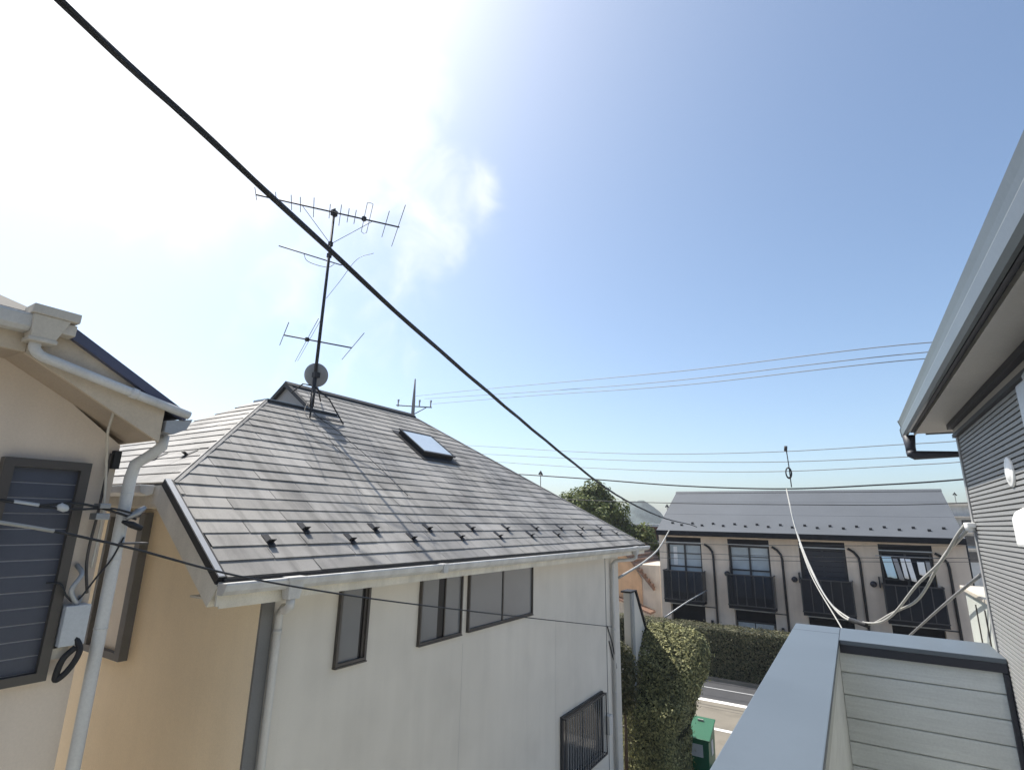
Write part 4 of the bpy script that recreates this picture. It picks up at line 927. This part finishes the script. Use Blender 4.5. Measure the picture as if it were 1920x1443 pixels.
line('overhead_line', 'thin line above the apartment roof, highest of the lower three', [(-27.1, 29.1, 5.41), (-20.39, 27.34, 4.61), (-8.55, 24.11, 3.16), (-2.23, 22.38, 2.73), (1.60, 21.34, 2.66), (3.11, 20.93, 2.64), (7.2, 19.6, 2.8)], .014, 'cable_grey', group=G_)
line('overhead_line', 'thin line above the apartment roof, middle of the lower three', [(-27.1, 29.1, 4.89), (-19.82, 27.19, 4.05), (-8.57, 24.11, 2.84), (-2.27, 22.39, 2.35), (1.76, 21.30, 2.25), (3.05, 20.94, 2.25), (7.2, 19.6, 2.5)], .014, 'cable_grey', group=G_)
line('overhead_line', 'thin line above the apartment roof, lowest of the lower three', [(-27.1, 29.1, 4.58), (-19.29, 27.04, 3.57), (-8.58, 24.12, 2.41), (-2.31, 22.40, 1.99), (1.99, 21.23, 1.98), (3.02, 20.95, 2.00), (7.2, 19.6, 2.3)], .014, 'cable_grey', group=G_)
mp = [(-14.24, 20.00, 2.13), (-8.93, 20.00, 1.69), (-5.01, 20.00, 1.34), (-1.71, 20.00, 1.20), (0.74, 20.00, 1.28), (2.87, 20.00, 1.41), (7.2, 19.6, 1.9)]
line('messenger_cable', 'heavier black cable running just above the apartment roof ridge', mp, .026, 'cable_black')
line('overhead_line', 'thin black line crossing in front of the grey apartment roof', [(-16, 21, 1.2), (-7.74, 21.00, 0.82), (-1.77, 21.00, 0.72), (2.71, 21.00, 0.77), (7.2, 19.7, 1.2)], .015, 'cable_black')
for i, (p, lb) in enumerate((([(-12, 22.5, -.75), (-6.75, 22.50, -0.79), (-1.69, 22.50, -0.67), (2.85, 22.50, -0.49), (7.2, 19.7, -.2)], 'upper thin line crossing the apartment windows'),
                             ([(-12, 22.5, -1.0), (-7.55, 22.50, -1.12), (-1.73, 22.50, -1.06), (2.92, 22.50, -0.87), (7.2, 19.7, -.4)], 'middle thin line crossing the apartment windows'),
                             ([(-12, 22.5, -1.3), (-6.78, 22.50, -1.36), (-0.74, 22.50, -1.17), (2.78, 22.50, -0.99), (7.2, 19.7, -.6)], 'lowest thin line crossing the apartment windows'))):
    line('overhead_line', lb, p, .010, 'cable_black', group='lines across the apartment front')
tk = [(-2.2, -4.5, 3.4), (-2.40, -1.2, 2.46), (-2.49, 0.44, 2.01), (-2.53, 0.74, 1.94), (-2.58, 1.12, 1.87), (-2.63, 1.50, 1.79), (-2.70, 2.00, 1.69), (-2.81, 2.80, 1.53), (-2.98, 4.03, 1.32), (-3.34, 6.76, 0.89), (-3.71, 9.52, 0.53), (-4.44, 14.91, 0.17), (-5.45, 22.4, -0.04), (-5.70, 24.25, -.12)]
sp = spline(tk, 14); mb = MB()
for ph, rr in ((0, .0105), (2.1, .0105), (4.2, .0105)):
    L = 0; q = []
    for i, p in enumerate(sp):
        if i: L += (p-sp[i-1]).length
        an = ph+L*2.0+.5*math.sin(L*1.3); tdir = (sp[min(i+1, len(sp)-1)]-sp[max(i-1, 0)]).normalized()
        e = tdir.cross(Vector((0, 0, 1))).normalized(); g_ = tdir.cross(e)
        q.append(p+(e*math.cos(an)+g_*math.sin(an))*.0085)
    mb.tube(q, rr, 12)
build(mb, 'service_cable', 'cable_black', label='thick black twisted cable sagging diagonally across the sky to the apartment eave', cat='cable')
TC = line('telephone_wire', 'thin black wire running from the left edge across the pale house wall', [(-3.36, -.6, .12), (-3.41, 0.91, -0.06), (-3.46, 1.41, -0.17), (-3.54, 2.14, -0.38), (-3.65, 3.21, -0.62), (-3.84, 5.08, -0.98), (-4.04, 6.97, -1.33), (-4.52, 11.3, -2.12)], .0075, 'cable_black', cat='wire')
_w = spline([(-3.36, -.6, .12), (-3.41, 0.91, -0.06), (-3.46, 1.41, -0.17), (-3.54, 2.14, -0.38)], 10)
build(MB().tube(_w[8:15], .0090, 8), 'wire_sleeve', 'cable_white', label='white sleeve slipped over the thin black wire at the left edge', cat='sleeve')
SE = thing('service_bracket', 'insulators and clamp holding the service cables on the cream house downpipe', 'bracket', -4.05, 1.6, -.05)
build(MB().tube([(-4.0, .85, .075), (-4.0, 1.08, .045), (-4.0, 1.22, .025)], .009, 8), 'cable', 'cable_black', SE)
build(MB().tube([(-4.0, 1.10, .045), (-4.0, 1.215, .028)], .011, 8), 'cable_sleeve', 'grey_plastic', SE)
build(MB().tube(spline([(-4.0, 1.22, .026), (-4.0, 1.38, .045), (-4.02, 1.5, .03), (-4.06, 1.66, -.01), (-4.05, 1.76, -.045)]), .008, 8), 'cable', 'cable_black', SE)
build(MB().tube(spline([(-4.0, 1.22, .02), (-4.0, 1.4, .01), (-4.04, 1.6, .02), (-4.05, 1.78, -.02)]), .007, 8), 'cable', 'cable_black', SE)
build(MB().tube([(-4.0, 1.30, .025), (-4.0, 1.315, .025), (-4.0, 1.345, .012), (-4.0, 1.36, .008)], .02, 10, [.012, .024, .022, .01]), 'insulator', 'grey_plastic', SE)
build(B(-4.1, -4.0, 1.52, 1.58, .02, .05), 'clamp', 'steel', SE, .005); build(B(-4.1, -4.0, 1.51, 1.585, -.05, -.01), 'clamp', 'steel', SE, .005)
build(MB().tube([(-4.05, 1.70, -.045), (-4.05, 1.76, .0), (-4.05, 1.80, .035)], .022, 8, [.012, .026, .014]), 'cable_clamp', 'steel', SE)
build(MB().tube([(-4.05, 1.68, -.06), (-4.05, 1.74, -.08), (-4.05, 1.80, -.105)], .016, 8, [.01, .022, .018]), 'cable_clamp', 'black_metal', SE)
# pale drop cable to our wall
lp = [(-1.72, 20.00, 1.19), (-1.19, 15.00, 0.01), (-0.70, 11.00, -0.71), (-0.35, 8.80, -1.03), (-0.12, 7.80, -1.06), (0.08, 7.20, -0.98), (0.35, 6.40, -0.67), (0.56, 5.60, -0.26), (0.69, 5.02, 0.02)]
sp = spline(lp, 10); mb = MB()
for sgn in (-1, 1):
    q = []
    for i, p in enumerate(sp):
        t = i/(len(sp)-1); sep = .012+.02*math.sin(min(1, max(0, (t-.6)/.4))*math.pi)
        q.append(p+Vector((sgn*sep*.6, 0, sgn*sep*math.cos(i*.35))))
    mb.tube(q, .011, 8)
build(mb, 'drop_cable', 'cable_white', label='whitish doubled cable sagging in a wide loop to the ribbed siding', cat='cable')
build(MB().tube([(-.14, 7.85, -1.06), (.02, 7.35, -1.03)], .028, 8), 'cable_splice', 'black_metal', label='dark splice sleeve at the bottom of the whitish cable loop', cat='splice')
line('drop_cable', 'thin pale cable dropping behind the parapet beside the big cable loop', [(-1.0, 13.2, -.35), (-0.68, 11.00, -0.88), (-0.29, 9.20, -1.35), (.1, 7.6, -1.9)], .010, 'cable_white')
line('drop_cable', 'straight grey cable from the siding corner down behind the parapet', [(0.72, 5.02, -0.30), (0.68, 7.00, -0.72), (0.47, 9.00, -1.33), (.2, 11, -2.0)], .012, 'cable_grey')
line('drop_cable', 'pale cable from the apartment eave down to the pale house corner', [(-6.90, 24.26, -0.30), (-5.9, 19.2, -.9), (-5.4, 16.2, -1.12), (-4.58, 11.94, -1.20)], .028, 'cable_white')
line('stay_wire', 'grey stay rod slanting in front of the first apartment bay', [(-5.45, 24.28, -2.66), (-6.20, 23.60, -3.16), (-6.9, 23.0, -3.7)], .03, 'steel', 4, cat='wire')
CC = thing('cable_coil', 'slack cable coil on a thin hanger above the apartment roof', 'coil', -1.6, 20, 1.2)
build(MB().tube([(-1.60, 20, 2.58), (-1.57, 20, 1.9), (-1.56, 20, 1.25)], .018, 6), 'hanger', 'cable_black', CC)
build(MB().tube([(-1.62, 20, 2.45), (-1.60, 20, 2.62)], .05, 8), 'hanger_clamp', 'black_metal', CC)
for k in range(3):
    build(MB().tube([(-1.6+(.07+.012*k)*math.cos(a), 20-.03+.03*k, 1.72+(.15+.02*k)*math.sin(a)) for a in [i*math.pi/8 for i in range(17)]], .013, 6), 'coil_turn', 'cable_black', CC)

# ------------------------------------------------------------------ thin summer haze
hz = bpy.data.materials.new('haze_air'); hz.use_nodes = True; hz.node_tree.nodes.clear()
_o = hz.node_tree.nodes.new('ShaderNodeOutputMaterial'); _v = hz.node_tree.nodes.new('ShaderNodeVolumePrincipled')
_v.inputs['Color'].default_value = (.88, .92, 1, 1); _v.inputs['Density'].default_value = .0006; _v.inputs['Anisotropy'].default_value = .2
hz.node_tree.links.new(_v.outputs[0], _o.inputs['Volume']); M['haze'] = hz
hb = build(B(-1500, 1500, -1500, 1500, G-1.5, 13), 'haze', 'haze'); hb['kind'] = 'stuff'
